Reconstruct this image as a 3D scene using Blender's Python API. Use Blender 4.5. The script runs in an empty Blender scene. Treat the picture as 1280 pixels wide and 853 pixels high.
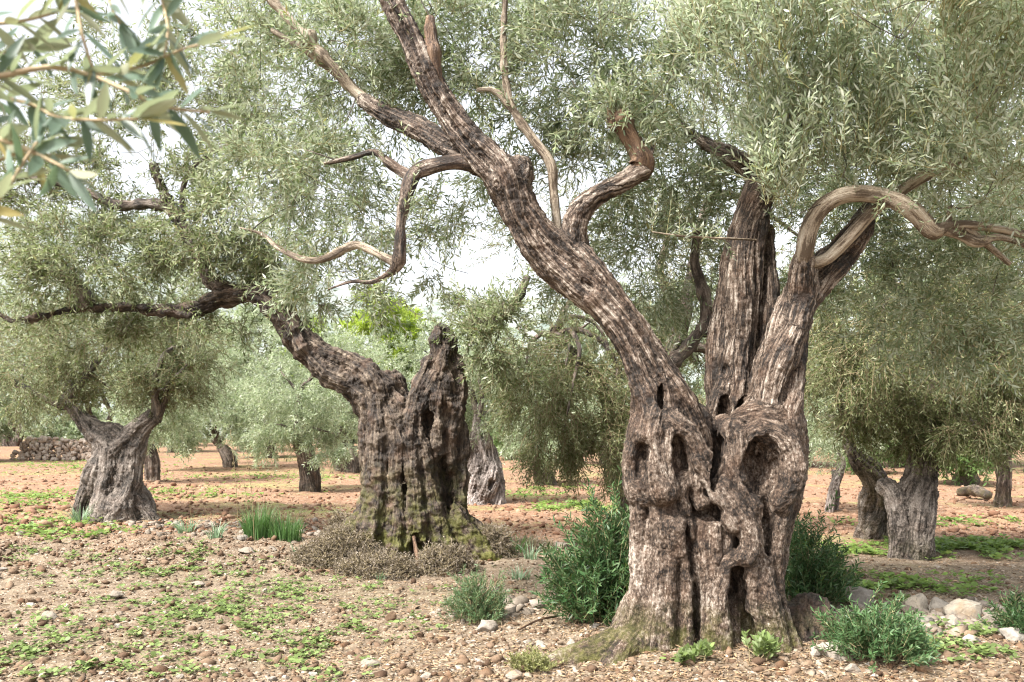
import bpy, math, time
import numpy as np
T0 = time.time()
SC = bpy.context.scene
COL = SC.collection
F, H, HOR, CX = 995.0, 1.5, 545.0, 640.0      # lens in photo pixels, eye height, horizon row
RS = np.random.RandomState
DENS = 1.0

# ------------------------------------------------------------------ small maths
_g = RS(7)
_PERM = np.tile(_g.permutation(256), 3)
_GR = _g.normal(size=(256, 3)); _GR /= np.linalg.norm(_GR, axis=1)[:, None]
_GR = _GR.astype(np.float32)

def noise3(p):
    p = np.asarray(p, np.float32)
    i = np.floor(p).astype(np.int64); f = (p - i).astype(np.float32)
    i &= 255
    u = f * f * f * (f * (f * 6 - 15) + 10)
    out = 0
    for dx in (0, 1):
        wx = u[:, 0] if dx else 1 - u[:, 0]
        a = _PERM[(i[:, 0] + dx) & 255]
        for dy in (0, 1):
            wy = u[:, 1] if dy else 1 - u[:, 1]
            b = _PERM[(a + i[:, 1] + dy) & 255]
            for dz in (0, 1):
                wz = u[:, 2] if dz else 1 - u[:, 2]
                g = _GR[_PERM[(b + i[:, 2] + dz) & 255]]
                d = g[:, 0] * (f[:, 0] - dx) + g[:, 1] * (f[:, 1] - dy) + g[:, 2] * (f[:, 2] - dz)
                out = out + wx * wy * wz * d
    return out * 1.5

def fbm(p, oct=3):
    p = np.asarray(p, np.float32); s = 0; a = 1.0
    for o in range(oct):
        s = s + a * noise3(p * (2.0 ** o) + 17.3 * o); a *= 0.5
    return s

def sst(t):
    t = np.clip(t, 0, 1); return t * t * (3 - 2 * t)

def nrm(v):
    return v / np.maximum(np.linalg.norm(v, axis=-1, keepdims=True), 1e-9)

def W(px, py, Y):
    return np.array([(px - CX) / F * Y, Y, H - (py - HOR) / F * Y])

def gz(x, y, fine=True):
    x = np.asarray(x, float); y = np.asarray(y, float)
    z = 0.20 * sst((y - 8.0) / 2.2) * sst((-1.6 - x) / 1.6)
    z = z + 0.7 * sst((y - 20) / 45.0) - 0.45 * sst((y - 60) / 100)
    z = z + 0.16 * np.exp(-(((x + 1.15) / 1.3) ** 2 + ((y - 9.6) / 0.8) ** 2))
    z = z + 0.10 * np.exp(-(((x - 1.3) / 1.1) ** 2 + ((y - 5.75) / 0.7) ** 2))
    if fine:
        sh = np.broadcast(x, y).shape
        X = np.broadcast_to(x, sh).ravel(); Yy = np.broadcast_to(y, sh).ravel()
        p = np.stack([X, Yy, np.zeros_like(X)], 1)
        fade = np.clip(1.5 - np.hypot(X, Yy) / 60, 0, 1)
        n = 0.05 * noise3(p * 0.45) + 0.03 * noise3(p * 1.3 + 5)
        clod = 0.35 + 0.65 * sst((Yy - 10) / 3)
        n = n + fade * clod * (0.05 * np.abs(noise3(p * 3.1 + 9)) + 0.028 * noise3(p * 8.3))
        n = n + fade * 0.014 * noise3(p * 19.)
        bank = sst((Yy - 7.4) / 1.2) * sst((11.2 - Yy) / 1.2) * sst((-1.4 - X) / 1.2)
        n = n + bank * 0.10 * np.abs(noise3(p * 5.0 + 31))
        z = z + n.reshape(sh)
    return z

def ground_at(px, py):
    px = np.atleast_1d(np.asarray(px, float)); py = np.atleast_1d(np.asarray(py, float))
    k = np.maximum((py - HOR) / F, 1e-3)
    Y = H / k
    for _ in range(14):
        z = gz((px - CX) / F * Y, Y, False)
        Y = 0.5 * Y + 0.5 * (H - z) / k
    Y = np.minimum(Y, 150)
    x = (px - CX) / F * Y
    return np.stack([x, Y, gz(x, Y)], 1)

# ------------------------------------------------------------------ object helpers
def link(o, parent=None):
    COL.objects.link(o)
    if parent is not None: o.parent = parent
    return o

def props(o, label=None, cat=None, group=None, kind=None):
    if label: o['label'] = label
    if cat: o['category'] = cat
    if group: o['group'] = group
    if kind: o['kind'] = kind
    return o

def thing(name, label, cat, loc, group=None):
    o = bpy.data.objects.new(name, None); o.empty_display_size = 0.2
    o.location = [float(v) for v in loc]; link(o)
    return props(o, label, cat, group)

def build(name, chunks, mats, parent=None, origin=None, smooth=False):
    """chunks: (verts Nx3, faces MxK, material index, {attr: N or Nx3})"""
    if origin is None:
        origin = np.array(parent.location) if parent is not None else np.zeros(3)
    me = bpy.data.meshes.new(name)
    V = np.concatenate([np.asarray(c[0], np.float32).reshape(-1, 3) for c in chunks]) - np.asarray(origin, np.float32)
    nv = len(V)
    me.vertices.add(nv); me.vertices.foreach_set('co', V.ravel())
    li, st, mi, off, ls = [], [], [], 0, 0
    for c in chunks:
        Fa = np.asarray(c[1], np.int32)
        li.append((Fa + off).ravel()); k = Fa.shape[1]
        st.append(np.arange(len(Fa), dtype=np.int32) * k + ls)
        mi.append(np.full(len(Fa), c[2], np.int32))
        ls += Fa.size; off += len(np.asarray(c[0]).reshape(-1, 3))
    li = np.concatenate(li); st = np.concatenate(st); mi = np.concatenate(mi)
    me.loops.add(len(li)); me.loops.foreach_set('vertex_index', li)
    me.polygons.add(len(st)); me.polygons.foreach_set('loop_start', st)
    me.polygons.foreach_set('material_index', mi)
    keys = set()
    for c in chunks: keys |= set(c[3].keys())
    for kx in keys:
        arrs = []
        dim = max(np.asarray(c[3][kx]).ndim for c in chunks if kx in c[3])
        for c in chunks:
            n = len(np.asarray(c[0]).reshape(-1, 3))
            a = c[3].get(kx)
            if a is None: a = np.zeros((n, 3) if dim == 2 else n)
            arrs.append(np.asarray(a, np.float32))
        a = np.concatenate(arrs)
        if dim == 2:
            at = me.attributes.new(kx, 'FLOAT_VECTOR', 'POINT'); at.data.foreach_set('vector', a.ravel())
        else:
            at = me.attributes.new(kx, 'FLOAT', 'POINT'); at.data.foreach_set('value', a)
    for m in mats: me.materials.append(m)
    me.update(calc_edges=True); me.validate()
    if smooth:
        me.polygons.foreach_set('use_smooth', np.ones(len(me.polygons), bool)); me.update()
    o = bpy.data.objects.new(name, me)
    o.location = [0, 0, 0] if parent is not None else [float(v) for v in origin]
    return link(o, parent)

# ------------------------------------------------------------------ materials
class NT:
    def __init__(s, name):
        s.m = bpy.data.materials.new(name); s.m.use_nodes = True
        s.t = s.m.node_tree; s.t.nodes.clear()
        s.out = s.t.nodes.new('ShaderNodeOutputMaterial')
    def n(s, typ, **kw):
        nd = s.t.nodes.new(typ)
        for k, v in kw.items():
            if k.startswith('i_'):
                key = k[2:]; key = int(key) if key.isdigit() else key
                s.set(nd.inputs[key], v)
            else: setattr(nd, k, v)
        return nd
    def set(s, inp, v):
        if isinstance(v, bpy.types.NodeSocket): s.t.links.new(v, inp)
        elif isinstance(v, bpy.types.Node): s.t.links.new(v.outputs[0], inp)
        else: inp.default_value = v
    def attr(s, name, vec=False):
        a = s.n('ShaderNodeAttribute', attribute_name=name); return a.outputs['Vector' if vec else 'Fac']
    def noise(s, vec, scale, detail=3, rough=0.55, dist=0):
        nd = s.n('ShaderNodeTexNoise'); s.set(nd.inputs['Vector'], vec)
        nd.inputs['Scale'].default_value = scale; nd.inputs['Detail'].default_value = detail
        nd.inputs['Roughness'].default_value = rough; nd.inputs['Distortion'].default_value = dist
        return nd.outputs[0]
    def ramp(s, fac, stops, interp='LINEAR'):
        nd = s.n('ShaderNodeValToRGB'); s.set(nd.inputs[0], fac)
        cr = nd.color_ramp; cr.interpolation = interp
        while len(cr.elements) < len(stops): cr.elements.new(0.5)
        for e, (p, c) in zip(cr.elements, stops):
            e.position = p; e.color = (*c, 1) if len(c) == 3 else c
        return nd.outputs[0]
    def mix(s, fac, a, b, mode='MIX'):
        nd = s.n('ShaderNodeMix', data_type='RGBA', blend_type=mode)
        s.set(nd.inputs[0], fac)
        for ix, v in ((6, a), (7, b)):
            s.set(nd.inputs[ix], (*v, 1) if isinstance(v, tuple) and len(v) == 3 else v)
        return nd.outputs[2]
    def math(s, op, a, b=0.0, clamp=False):
        nd = s.n('ShaderNodeMath', operation=op, use_clamp=clamp); s.set(nd.inputs[0], a); s.set(nd.inputs[1], b)
        return nd.outputs[0]
    def maprange(s, v, a, b, c=0.0, d=1.0):
        nd = s.n('ShaderNodeMapRange'); s.set(nd.inputs[0], v)
        for i, x in enumerate((a, b, c, d)): nd.inputs[i + 1].default_value = x
        return nd.outputs[0]
    def pbsdf(s, col, rough=0.8, normal=None, spec=0.3):
        b = s.n('ShaderNodeBsdfPrincipled')
        s.set(b.inputs['Base Color'], (*col, 1) if isinstance(col, tuple) else col)
        s.set(b.inputs['Roughness'], rough); b.inputs['Specular IOR Level'].default_value = spec
        if normal is not None: s.set(b.inputs['Normal'], normal)
        return b.outputs[0]
    def bump(s, h, strength=0.5, dist=0.01):
        b = s.n('ShaderNodeBump'); s.set(b.inputs['Height'], h)
        b.inputs['Strength'].default_value = strength; b.inputs['Distance'].default_value = dist
        return b.outputs[0]
    def done(s, shader):
        s.set(s.out.inputs['Surface'], shader); return s.m

def leaf_mat(name, top, under, spread=0.35, trans=0.35, rough=0.5, warm=None):
    t = NT(name)
    r = t.attr('rnd')
    def vary(c, dark, light):
        return t.ramp(r, [(0.0, tuple(x * dark for x in c)), (0.5, c), (1.0, tuple(min(1, x * light) for x in c))])
    ct = vary(top, 1 - spread, 1 + spread * 1.4); cu = vary(under, 1 - spread * .6, 1 + spread * .6)
    if warm:
        wf = t.ramp(r, [(0.0, (0, 0, 0)), (0.90, (0, 0, 0)), (0.96, (1, 1, 1))])
        ct = t.mix(wf, ct, warm); cu = t.mix(wf, cu, warm)
    geo = t.n('ShaderNodeNewGeometry')
    col = t.mix(geo.outputs['Backfacing'], ct, cu)
    p = t.pbsdf(col, rough, spec=0.35)
    tr = t.n('ShaderNodeBsdfTranslucent')
    tc = t.mix(0.4, col, (top[0] * 1.9 + .03, top[1] * 2.1 + .04, top[2] * 1.2))
    t.set(tr.inputs[0], tc)
    ms = t.n('ShaderNodeMixShader'); ms.inputs[0].default_value = trans
    t.set(ms.inputs[1], p); t.set(ms.inputs[2], tr.outputs[0])
    return t.done(ms.outputs[0])

def bark_mat(name, dark, mid, pale, palefac=0.5, moss=0.0, mossz=0.6, warm=0.3, blotch=0.0, blotchz=1.6):
    t = NT(name)
    q = t.attr('bark', True); rg = t.attr('ridge')
    pos = t.n('ShaderNodeNewGeometry').outputs['Position']
    sep = t.n('ShaderNodeSeparateXYZ'); t.set(sep.inputs[0], pos)
    big = t.noise(pos, 3.2, 3, 0.6)
    fine = t.noise(q, 60, 4, 0.65)
    flake = t.noise(q, 190, 3, 0.6)
    if blotch:                                   # old knotted wood low on the trunk: scaly rather than furrowed
        zf = t.math('MULTIPLY', t.maprange(sep.outputs[2], blotchz + .5, blotchz - .4), blotch, True)
        st = t.n('ShaderNodeMapping'); t.set(st.inputs[0], pos); st.inputs['Scale'].default_value = (1, 1, .6)
        fine = t.math('ADD', t.math('MULTIPLY', fine, t.math('SUBTRACT', 1.0, zf)), t.math('MULTIPLY', t.noise(st.outputs[0], 55, 5, 0.72), zf))
        rg = t.math('ADD', t.math('MULTIPLY', rg, t.math('SUBTRACT', 1.0, t.math('MULTIPLY', zf, .5))), t.math('MULTIPLY', zf, 0.35))
        rg = t.math('ADD', rg, t.math('MULTIPLY', t.math('SUBTRACT', t.noise(pos, 13, 4, 0.7), 0.5), t.math('MULTIPLY', zf, 1.5)))
    # plates pale, cracks brown
    k = t.math('ADD', t.math('MULTIPLY', rg, 0.42), t.math('MULTIPLY', t.math('SUBTRACT', fine, 0.5), 1.15))
    k = t.math('ADD', k, t.math('MULTIPLY', t.math('SUBTRACT', big, 0.5), 0.9))
    k = t.math('ADD', k, t.math('MULTIPLY', t.math('SUBTRACT', flake, 0.5), 0.6))
    spk = t.noise(pos, 85, 4, 0.75)
    k = t.math('ADD', k, t.math('MULTIPLY', t.math('SUBTRACT', spk, 0.5), 0.75))
    e = 0.22 * (1 - palefac)
    col = t.ramp(k, [(0.08, dark), (0.28 + e * .5, mid), (0.43 + e, tuple(0.6 * a + .4 * b for a, b in zip(mid, pale))), (0.62 + e, pale)])
    wn = t.noise(pos, 6.5, 2, 0.5)
    wf = t.maprange(wn, 0.5, 0.72, 0.0, warm)
    col = t.mix(wf, col, t.mix(0.6, col, (0.17, 0.085, 0.045)))
    if moss > 0:
        hf = t.maprange(sep.outputs[2], mossz, 0.0, 0.0, 1.0)
        mn = t.noise(pos, 7, 4, 0.65)
        mf = t.math('MULTIPLY', t.maprange(mn, 0.42, 0.58), hf, True)
        mf = t.math('MULTIPLY', mf, moss, True)
        mcol = t.mix(t.noise(pos, 60, 2), (0.055, 0.062, 0.012), (0.17, 0.165, 0.03))
        col = t.mix(mf, col, mcol)
    hgt = t.math('ADD', t.math('MULTIPLY', fine, 0.9), t.math('MULTIPLY', flake, 0.6))
    nm = t.bump(hgt, 1.0, 0.02)
    return t.done(t.pbsdf(col, 0.62, nm, 0.4))

def plain_mat(name, a, b, scale=30, rough=0.85, bump=0.3, attr=None):
    t = NT(name)
    pos = t.n('ShaderNodeNewGeometry').outputs['Position']
    n = t.noise(pos, scale, 4, 0.6)
    f = t.maprange(n, 0.3, 0.7)
    if attr: f = t.math('ADD', t.math('MULTIPLY', f, 0.4), t.math('MULTIPLY', t.attr(attr), 0.6))
    return t.done(t.pbsdf(t.mix(f, a, b), rough, t.bump(n, bump, 0.01)))

# ------------------------------------------------------------------ splines and tubes
def spline(pts, step):
    P = np.asarray(pts, float)
    if len(P) == 2: P = np.stack([P[0], (P[0] + P[1]) / 2, P[1]])
    E = np.concatenate([[2 * P[0] - P[1]], P, [2 * P[-1] - P[-2]]])
    out = []
    for i in range(1, len(E) - 2):
        a, b, c, d = E[i - 1], E[i], E[i + 1], E[i + 2]
        n = max(2, int(np.linalg.norm((c - b)[:3]) / step))
        t = np.linspace(0, 1, n, endpoint=False)[:, None]
        out.append(0.5 * (2 * b + (c - a) * t + (2 * a - 5 * b + 4 * c - d) * t ** 2 + (3 * b - a - 3 * c + d) * t ** 3))
    out.append(P[-1:])
    return np.concatenate(out)

def frames(P):
    T = nrm(np.gradient(P, axis=0))
    u = np.cross(T[0], [0.3, 1, 0.1]); u /= np.linalg.norm(u)
    U = [u]
    for i in range(1, len(P)):
        u = U[-1] - T[i] * np.dot(U[-1], T[i]); u /= max(np.linalg.norm(u), 1e-6); U.append(u)
    U = np.array(U); return T, U, np.cross(T, U)

def px_path(lst, Y0):
    """(px, py, depth offset, radius px) -> N x 4 world points with radius"""
    out = []
    for px, py, dy, r in lst:
        Y = Y0 + dy; w = W(px, py, Y); out.append([*w, r / F * Y])
    return np.array(out)

def tube_chunk(path4, step=0.05, sides=9, rough=0.12, seed=0, mat=0, close=True):
    S = spline(path4, step); P = S[:, :3]; R = np.maximum(S[:, 3], 0.0015)
    T, U, V = frames(P)
    L = np.concatenate([[0], np.cumsum(np.linalg.norm(np.diff(P, axis=0), axis=1))])
    if rough >= .09 and sides >= 8:
        q_ = RS(seed + 400)
        for _ in range(int(L[-1] / .16)): R = R * (1 + q_.uniform(.1, .32) * np.exp(-((L - q_.uniform(0, L[-1])) / (.9 * R)) ** 2))
    a = np.linspace(0, 2 * np.pi, sides, endpoint=False)
    ca, sa = np.cos(a), np.sin(a)
    q = np.stack([R[:, None] * ca, R[:, None] * sa, np.repeat(L[:, None] * 0.10, sides, 1)], -1)
    nq = noise3((q * 30 + seed * 3.7).reshape(-1, 3)).reshape(len(P), sides)
    lump = noise3(np.repeat(P, sides, 0) * 5 + seed).reshape(len(P), sides)
    rr = R[:, None] * (1 + rough * 1.2 * nq + rough * 1.5 * lump)
    X = P[:, None] + rr[..., None] * (U[:, None] * ca[None, :, None] + V[:, None] * sa[None, :, None])
    n = len(P)
    i = np.arange(n - 1)[:, None] * sides; j = np.arange(sides)[None]; j2 = (j + 1) % sides
    Fq = np.stack([i + j, i + j2, i + sides + j2, i + sides + j], -1).reshape(-1, 4)
    Vx = X.reshape(-1, 3)
    ridge = np.clip(np.abs(nq) * 2.5, 0, 1).ravel()
    qq = q.reshape(-1, 3) + seed * 1.31
    if close:
        Vx = np.concatenate([Vx, P[-1:] + T[-1:] * R[-1] * 0.3]); k = len(Vx) - 1
        b = (n - 1) * sides
        cap = np.stack([b + np.arange(sides), b + (np.arange(sides) + 1) % sides, np.full(sides, k), np.full(sides, k)], -1)[:, :3]
        ridge = np.append(ridge, 0.3); qq = np.concatenate([qq, qq[-1:]])
        return [(Vx, Fq, mat, {'ridge': ridge, 'bark': qq}), (np.zeros((0, 3)), cap - len(Vx), mat, {})]
    return [(Vx, Fq, mat, {'ridge': ridge, 'bark': qq})]

# ------------------------------------------------------------------ sculpted trunks
class SDF:
    def __init__(s, lo, hi, h):
        s.lo = np.array(lo, np.float32); s.h = h
        s.n = np.ceil((np.array(hi) - np.array(lo)) / h).astype(int) + 1
        s.D = np.full(s.n, 1.0, np.float32); s.I = np.zeros(s.n, np.int32)
        s.seg = []          # a, b, ra, rb, U, V, T, L0
    def blk(s, lo, hi):
        a = np.clip(np.floor((lo - s.lo) / s.h).astype(int), 0, s.n); b = np.clip(np.ceil((hi - s.lo) / s.h).astype(int) + 1, 0, s.n)
        return a, b
    def coords(s, a, b):
        return [(s.lo[i] + s.h * np.arange(a[i], b[i], dtype=np.float32)).reshape([-1 if j == i else 1 for j in range(3)]) for i in range(3)]
    def strand(s, path4, k=0.03, step=0.06):
        S = spline(path4, step); P = S[:, :3]; R = np.maximum(S[:, 3], s.h * 0.7)
        T, U, V = frames(P)
        L = np.concatenate([[0], np.cumsum(np.linalg.norm(np.diff(P, axis=0), axis=1))])
        off = len(s.seg) * 0.137 % 7
        pad = k + 3 * s.h
        lo = (P - R[:, None]).min(0) - pad; hi = (P + R[:, None]).max(0) + pad
        A, B = s.blk(lo, hi)
        if np.any(B <= A): return
        tmp = np.full(B - A, 1.0, np.float32); ti = np.zeros(B - A, np.int32)
        for i in range(len(P) - 1):
            r = max(R[i], R[i + 1]) + pad
            a, b = s.blk(np.minimum(P[i], P[i + 1]) - r, np.maximum(P[i], P[i + 1]) + r)
            a = np.maximum(a, A); b = np.minimum(b, B)
            idx = len(s.seg)
            s.seg.append((*P[i], *P[i + 1], R[i], R[i + 1], *U[i], *V[i], *T[i], L[i] + off))
            if np.any(b <= a): continue
            X, Y, Z = s.coords(a, b)
            d = P[i + 1] - P[i]; dd = max(float(d @ d), 1e-9)
            t = ((X - P[i][0]) * d[0] + (Y - P[i][1]) * d[1] + (Z - P[i][2]) * d[2]) / dd
            t = np.clip(t, 0, 1).astype(np.float32)
            e = np.sqrt((X - P[i][0] - t * d[0]) ** 2 + (Y - P[i][1] - t * d[1]) ** 2 + (Z - P[i][2] - t * d[2]) ** 2) - (R[i] + t * (R[i + 1] - R[i]))
            sl = tuple(slice(a[j] - A[j], b[j] - A[j]) for j in range(3))
            m = e < tmp[sl]
            tmp[sl] = np.where(m, e, tmp[sl]); ti[sl] = np.where(m, idx, ti[sl])
        sl = tuple(slice(A[j], B[j]) for j in range(3))
        g = s.D[sl]
        s.I[sl] = np.where(tmp < g, ti, s.I[sl])
        hh = np.maximum(k - np.abs(g - tmp), 0) / k
        s.D[sl] = np.minimum(g, tmp) - hh * hh * k * 0.25
    def carve(s, c, r, k=0.02, tilt=0.0):
        c = np.array(c, np.float32); r = np.array(r, np.float32)
        m = r.max() * 1.2 + k + 3 * s.h
        a, b = s.blk(c - m, c + m)
        if np.any(b <= a): return
        X, Y, Z = s.coords(a, b)
        x, y, z = X - c[0], Y - c[1], Z - c[2]
        ct, st_ = math.cos(tilt), math.sin(tilt)
        x2 = x * ct - z * st_; z2 = x * st_ + z * ct
        e = (np.sqrt((x2 / r[0]) ** 2 + (y / r[1]) ** 2 + (z2 / r[2]) ** 2) - 1) * min(r[0], r[2])
        sl = tuple(slice(a[j], b[j]) for j in range(3))
        pts = np.stack([q.ravel() for q in np.broadcast_arrays(X, Y, Z * .5)], 1)
        e = e + (min(r[0], r[2]) * .30 * fbm(pts * 16, 2)).reshape(e.shape)
        g = s.D[sl]; e = -e
        hh = np.maximum(k - np.abs(g - e), 0) / k
        s.D[sl] = np.maximum(g, e) + hh * hh * k * 0.25
    def mesh(s):
        D = s.D; ins = D < 0
        nx, ny, nz = D.shape
        cs = np.zeros((nx - 1, ny - 1, nz - 1), np.int8)
        for dx in (0, 1):
            for dy in (0, 1):
                for dz in (0, 1):
                    cs += ins[dx:nx - 1 + dx, dy:ny - 1 + dy, dz:nz - 1 + dz]
        act = (cs > 0) & (cs < 8)
        ijk = np.argwhere(act)
        idm = np.full(act.shape, -1, np.int32); idm[act] = np.arange(len(ijk))
        acc = np.zeros((len(ijk), 3)); cnt = np.zeros(len(ijk))
        cr = [(a, b, c) for a in (0, 1) for b in (0, 1) for c in (0, 1)]
        for p in cr:
            for ax in range(3):
                if p[ax]: continue
                q = list(p); q[ax] = 1
                d0 = D[ijk[:, 0] + p[0], ijk[:, 1] + p[1], ijk[:, 2] + p[2]]
                d1 = D[ijk[:, 0] + q[0], ijk[:, 1] + q[1], ijk[:, 2] + q[2]]
                m = (d0 < 0) != (d1 < 0)
                t = np.where(m, d0 / np.where(m, d0 - d1, 1), 0)
                pt = np.tile(np.array(p, float), (len(ijk), 1)); pt[:, ax] = t
                acc[m] += pt[m]; cnt[m] += 1
        loc = acc / cnt[:, None]
        V = s.lo + (ijk + loc) * s.h
        faces = []
        for ax in range(3):
            sl0 = [slice(None)] * 3; sl1 = [slice(None)] * 3
            sl0[ax] = slice(0, -1); sl1[ax] = slice(1, None)
            A, B = ins[tuple(sl0)], ins[tuple(sl1)]
            e = np.argwhere(A != B)
            o1, o2 = [(1, 2), (2, 0), (0, 1)][ax]
            ok = (e[:, o1] > 0) & (e[:, o2] > 0) & (e[:, o1] < D.shape[o1] - 1) & (e[:, o2] < D.shape[o2] - 1)
            e = e[ok]
            def cell(d1, d2):
                c = e.copy(); c[:, o1] -= d1; c[:, o2] -= d2
                return idm[c[:, 0], c[:, 1], c[:, 2]]
            f = np.stack([cell(1, 1), cell(0, 1), cell(0, 0), cell(1, 0)], 1)
            flip = ~A[e[:, 0], e[:, 1], e[:, 2]]
            f[flip] = f[flip][:, ::-1]
            faces.append(f)
        Fa = np.concatenate(faces); Fa = Fa[(Fa >= 0).all(1)]
        near = np.clip(np.round((V - s.lo) / s.h).astype(int), 0, s.n - 1)
        return V, Fa, s.I[near[:, 0], near[:, 1], near[:, 2]]
    def barkq(s, V, I):
        G = np.array(s.seg, np.float32)[I]
        a = G[:, 0:3]; d = V - a; T = G[:, 14:17]
        return np.stack([(d * G[:, 8:11]).sum(1), (d * G[:, 11:14]).sum(1), ((d * T).sum(1) + G[:, 17]) * 0.10], 1)

def sculpt(name, sdf, mat, parent, amp=0.012, freq=26.0, lump=0.02, sub=1, seed=0, knob=0.006, fz=None):
    V, Fa, I = sdf.mesh()
    q = sdf.barkq(V, I)
    org = np.array(parent.location)
    o = build(name, [(V, Fa, 0, {'bark': q})], [mat], parent, smooth=True)
    if sub:
        md = o.modifiers.new('Subdivision', 'SUBSURF'); md.levels = sub; md.render_levels = sub
        dg = bpy.context.evaluated_depsgraph_get(); dg.update()
        me = bpy.data.meshes.new_from_object(o.evaluated_get(dg), preserve_all_data_layers=True, depsgraph=dg)
        o.modifiers.clear(); o.data = me
    me = o.data; n = len(me.vertices)
    co = np.empty(n * 3, np.float32); me.vertices.foreach_get('co', co); co = co.reshape(-1, 3)
    no = np.empty(n * 3, np.float32); me.vertex_normals.foreach_get('vector', no); no = no.reshape(-1, 3)
    q = np.empty(n * 3, np.float32); me.attributes['bark'].data.foreach_get('vector', q); q = q.reshape(-1, 3)
    warp = np.stack([noise3(q * 9 + 3), noise3(q * 9 + 11), noise3(q * 5 + 23)], 1) * 0.02
    qq = q + warp + seed
    n1 = np.abs(noise3(qq * freq)); n2 = np.abs(noise3(qq * freq * 2.3 + 7))
    cr = np.clip(n1 * 2.6, 0, 1) * 0.65 + np.clip(n2 * 2.6, 0, 1) * 0.35
    wpos = co + org
    lm = fbm(wpos * 5.5 + seed, 3)
    rop = noise3(qq * np.array([11, 11, 5]) + 2)
    fur = np.ones(n) if fz is None else 0.4 + 0.6 * sst((wpos[:, 2] - fz + .4) / .8)
    disp = fur * amp * (cr - 0.6) + lump * (lm * 0.55) + fur * amp * 0.9 * rop + amp * 0.4 * noise3(wpos * 45)
    disp = disp + knob * ((1.4 - .4 * fur) * fbm(wpos * 19 + seed, 3) + 1.2 * (np.abs(noise3(wpos * 9 + 4)) - .3))
    co2 = co + no * disp[:, None]
    me.vertices.foreach_set('co', co2.astype(np.float32).ravel())
    at = me.attributes.new('ridge', 'FLOAT', 'POINT'); at.data.foreach_set('value', np.clip(cr, 0, 1).astype(np.float32))
    me.polygons.foreach_set('use_smooth', np.ones(len(me.polygons), bool)); me.update()
    return o

def rope(sdf, path4, n=5, spread=0.55, rad=0.55, twist=2.0, k=0.02, seed=0, step=0.07, core=0.8):
    """a limb made of several twisted strands so that it reads as fluted old wood"""
    r = RS(seed); S = spline(path4, step); P, R = S[:, :3], S[:, 3]
    T, U, V = frames(P)
    L = np.concatenate([[0], np.cumsum(np.linalg.norm(np.diff(P, axis=0), axis=1))])
    sdf.strand(np.concatenate([P, R[:, None] * core], 1)[::2] if len(P) > 6 else path4, k, step)
    for i in range(n):
        ph = 2 * np.pi * i / n + r.uniform(-.4, .4); tw = twist * r.uniform(0.6, 1.3)
        an = ph + tw * L + 0.4 * np.sin(L * r.uniform(2, 4) + r.uniform(0, 6))
        sp = spread * (1 + 0.15 * np.sin(L * r.uniform(3, 7) + r.uniform(0, 6)))
        C = P + (R * sp)[:, None] * (np.cos(an)[:, None] * U + np.sin(an)[:, None] * V)
        rr = R * rad * r.uniform(0.75, 1.15) * (1 + 0.15 * np.sin(L * r.uniform(5, 9) + r.uniform(0, 6)))
        pth = np.concatenate([C, rr[:, None]], 1)
        sdf.strand(pth[::2] if len(pth) > 8 else pth, k, step)

# ------------------------------------------------------------------ foliage
def leaf_chunk(P, D, N, L, Wd, rnd, shape='quad', mat=0):
    n = len(P); D = nrm(D); S = nrm(np.cross(D, N)); N = np.cross(S, D)
    L = L[:, None]; w = Wd[:, None] * 0.5
    if shape == 'quad':
        V = np.stack([P, P + D * L * 0.45 + S * w, P + D * L - N * L * 0.06, P + D * L * 0.45 - S * w], 1)
    elif shape == 'hex':
        V = np.stack([P, P + D * L * .3 + S * w * .9, P + D * L * .68 + S * w * .85 - N * L * .03, P + D * L - N * L * 0.12,
                      P + D * L * .68 - S * w * .85 - N * L * .03, P + D * L * .3 - S * w * .9], 1)
    else:                                  # long blade with a fold along the midrib
        ts = np.array([0, .14, .34, .56, .78, 1.0]); ws = np.array([.05, .62, 1.0, .95, .6, .03])
        cv = RS(3).uniform(-.05, .22, n)[:, None]
        rows = []
        for t, wx in zip(ts, ws):
            c = P + D * L * t - N * L * cv * t * t
            rows += [c + S * w * wx + N * w * wx * .28, c, c - S * w * wx + N * w * wx * .28]
        V = np.stack(rows, 1)
        base = []
        for r in range(5):
            for c in range(2):
                a = r * 3 + c; base.append([a, a + 3, a + 4, a + 1])
        base = np.array(base)
        Fx = (np.arange(n)[:, None, None] * 18 + base[None]).reshape(-1, 4)
        return (V.reshape(-1, 3), Fx, mat, {'rnd': np.repeat(rnd, 18)})
    k = V.shape[1]
    return (V.reshape(-1, 3), np.arange(n * k).reshape(n, k), mat, {'rnd': np.repeat(rnd, k)})

def seed_twigs(r, blobs, total, per=10, cl=0.13):
    """blobs: centre(3), radii(3), weight, lift"""
    w = np.array([b[2] for b in blobs], float); w /= w.sum()
    PP, DD = [], []
    for b, f in zip(blobs, w):
        n = int(total * f)
        if n < 1: continue
        nc = max(1, n // per)
        c = nrm(r.normal(size=(nc, 3))) * (r.uniform(0, 1, (nc, 1)) ** (1 / 2.4))
        # gaps: drop clusters where a coarse noise is low
        cw = np.array(b[0]) + c * np.array(b[1])
        keep = noise3(cw * 2.1 / max(0.6, np.mean(b[1])) + 13.7) + .5 * noise3(cw * 4.6 / max(0.6, np.mean(b[1])) + 3.1) > -0.08
        if keep.sum() > 3: c, cw = c[keep], cw[keep]
        ci = r.randint(0, len(c), n)
        p = cw[ci] + r.normal(size=(n, 3)) * cl * np.mean(b[1]) * np.array([1, 1, .8])
        out = nrm(c[ci] * np.array(b[1]))
        d = nrm(out * 0.55 + r.normal(size=(n, 3)) * 0.5 + np.array([0, 0, b[3]]))
        PP.append(p); DD.append(d)
    return np.concatenate(PP), np.concatenate(DD)

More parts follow.
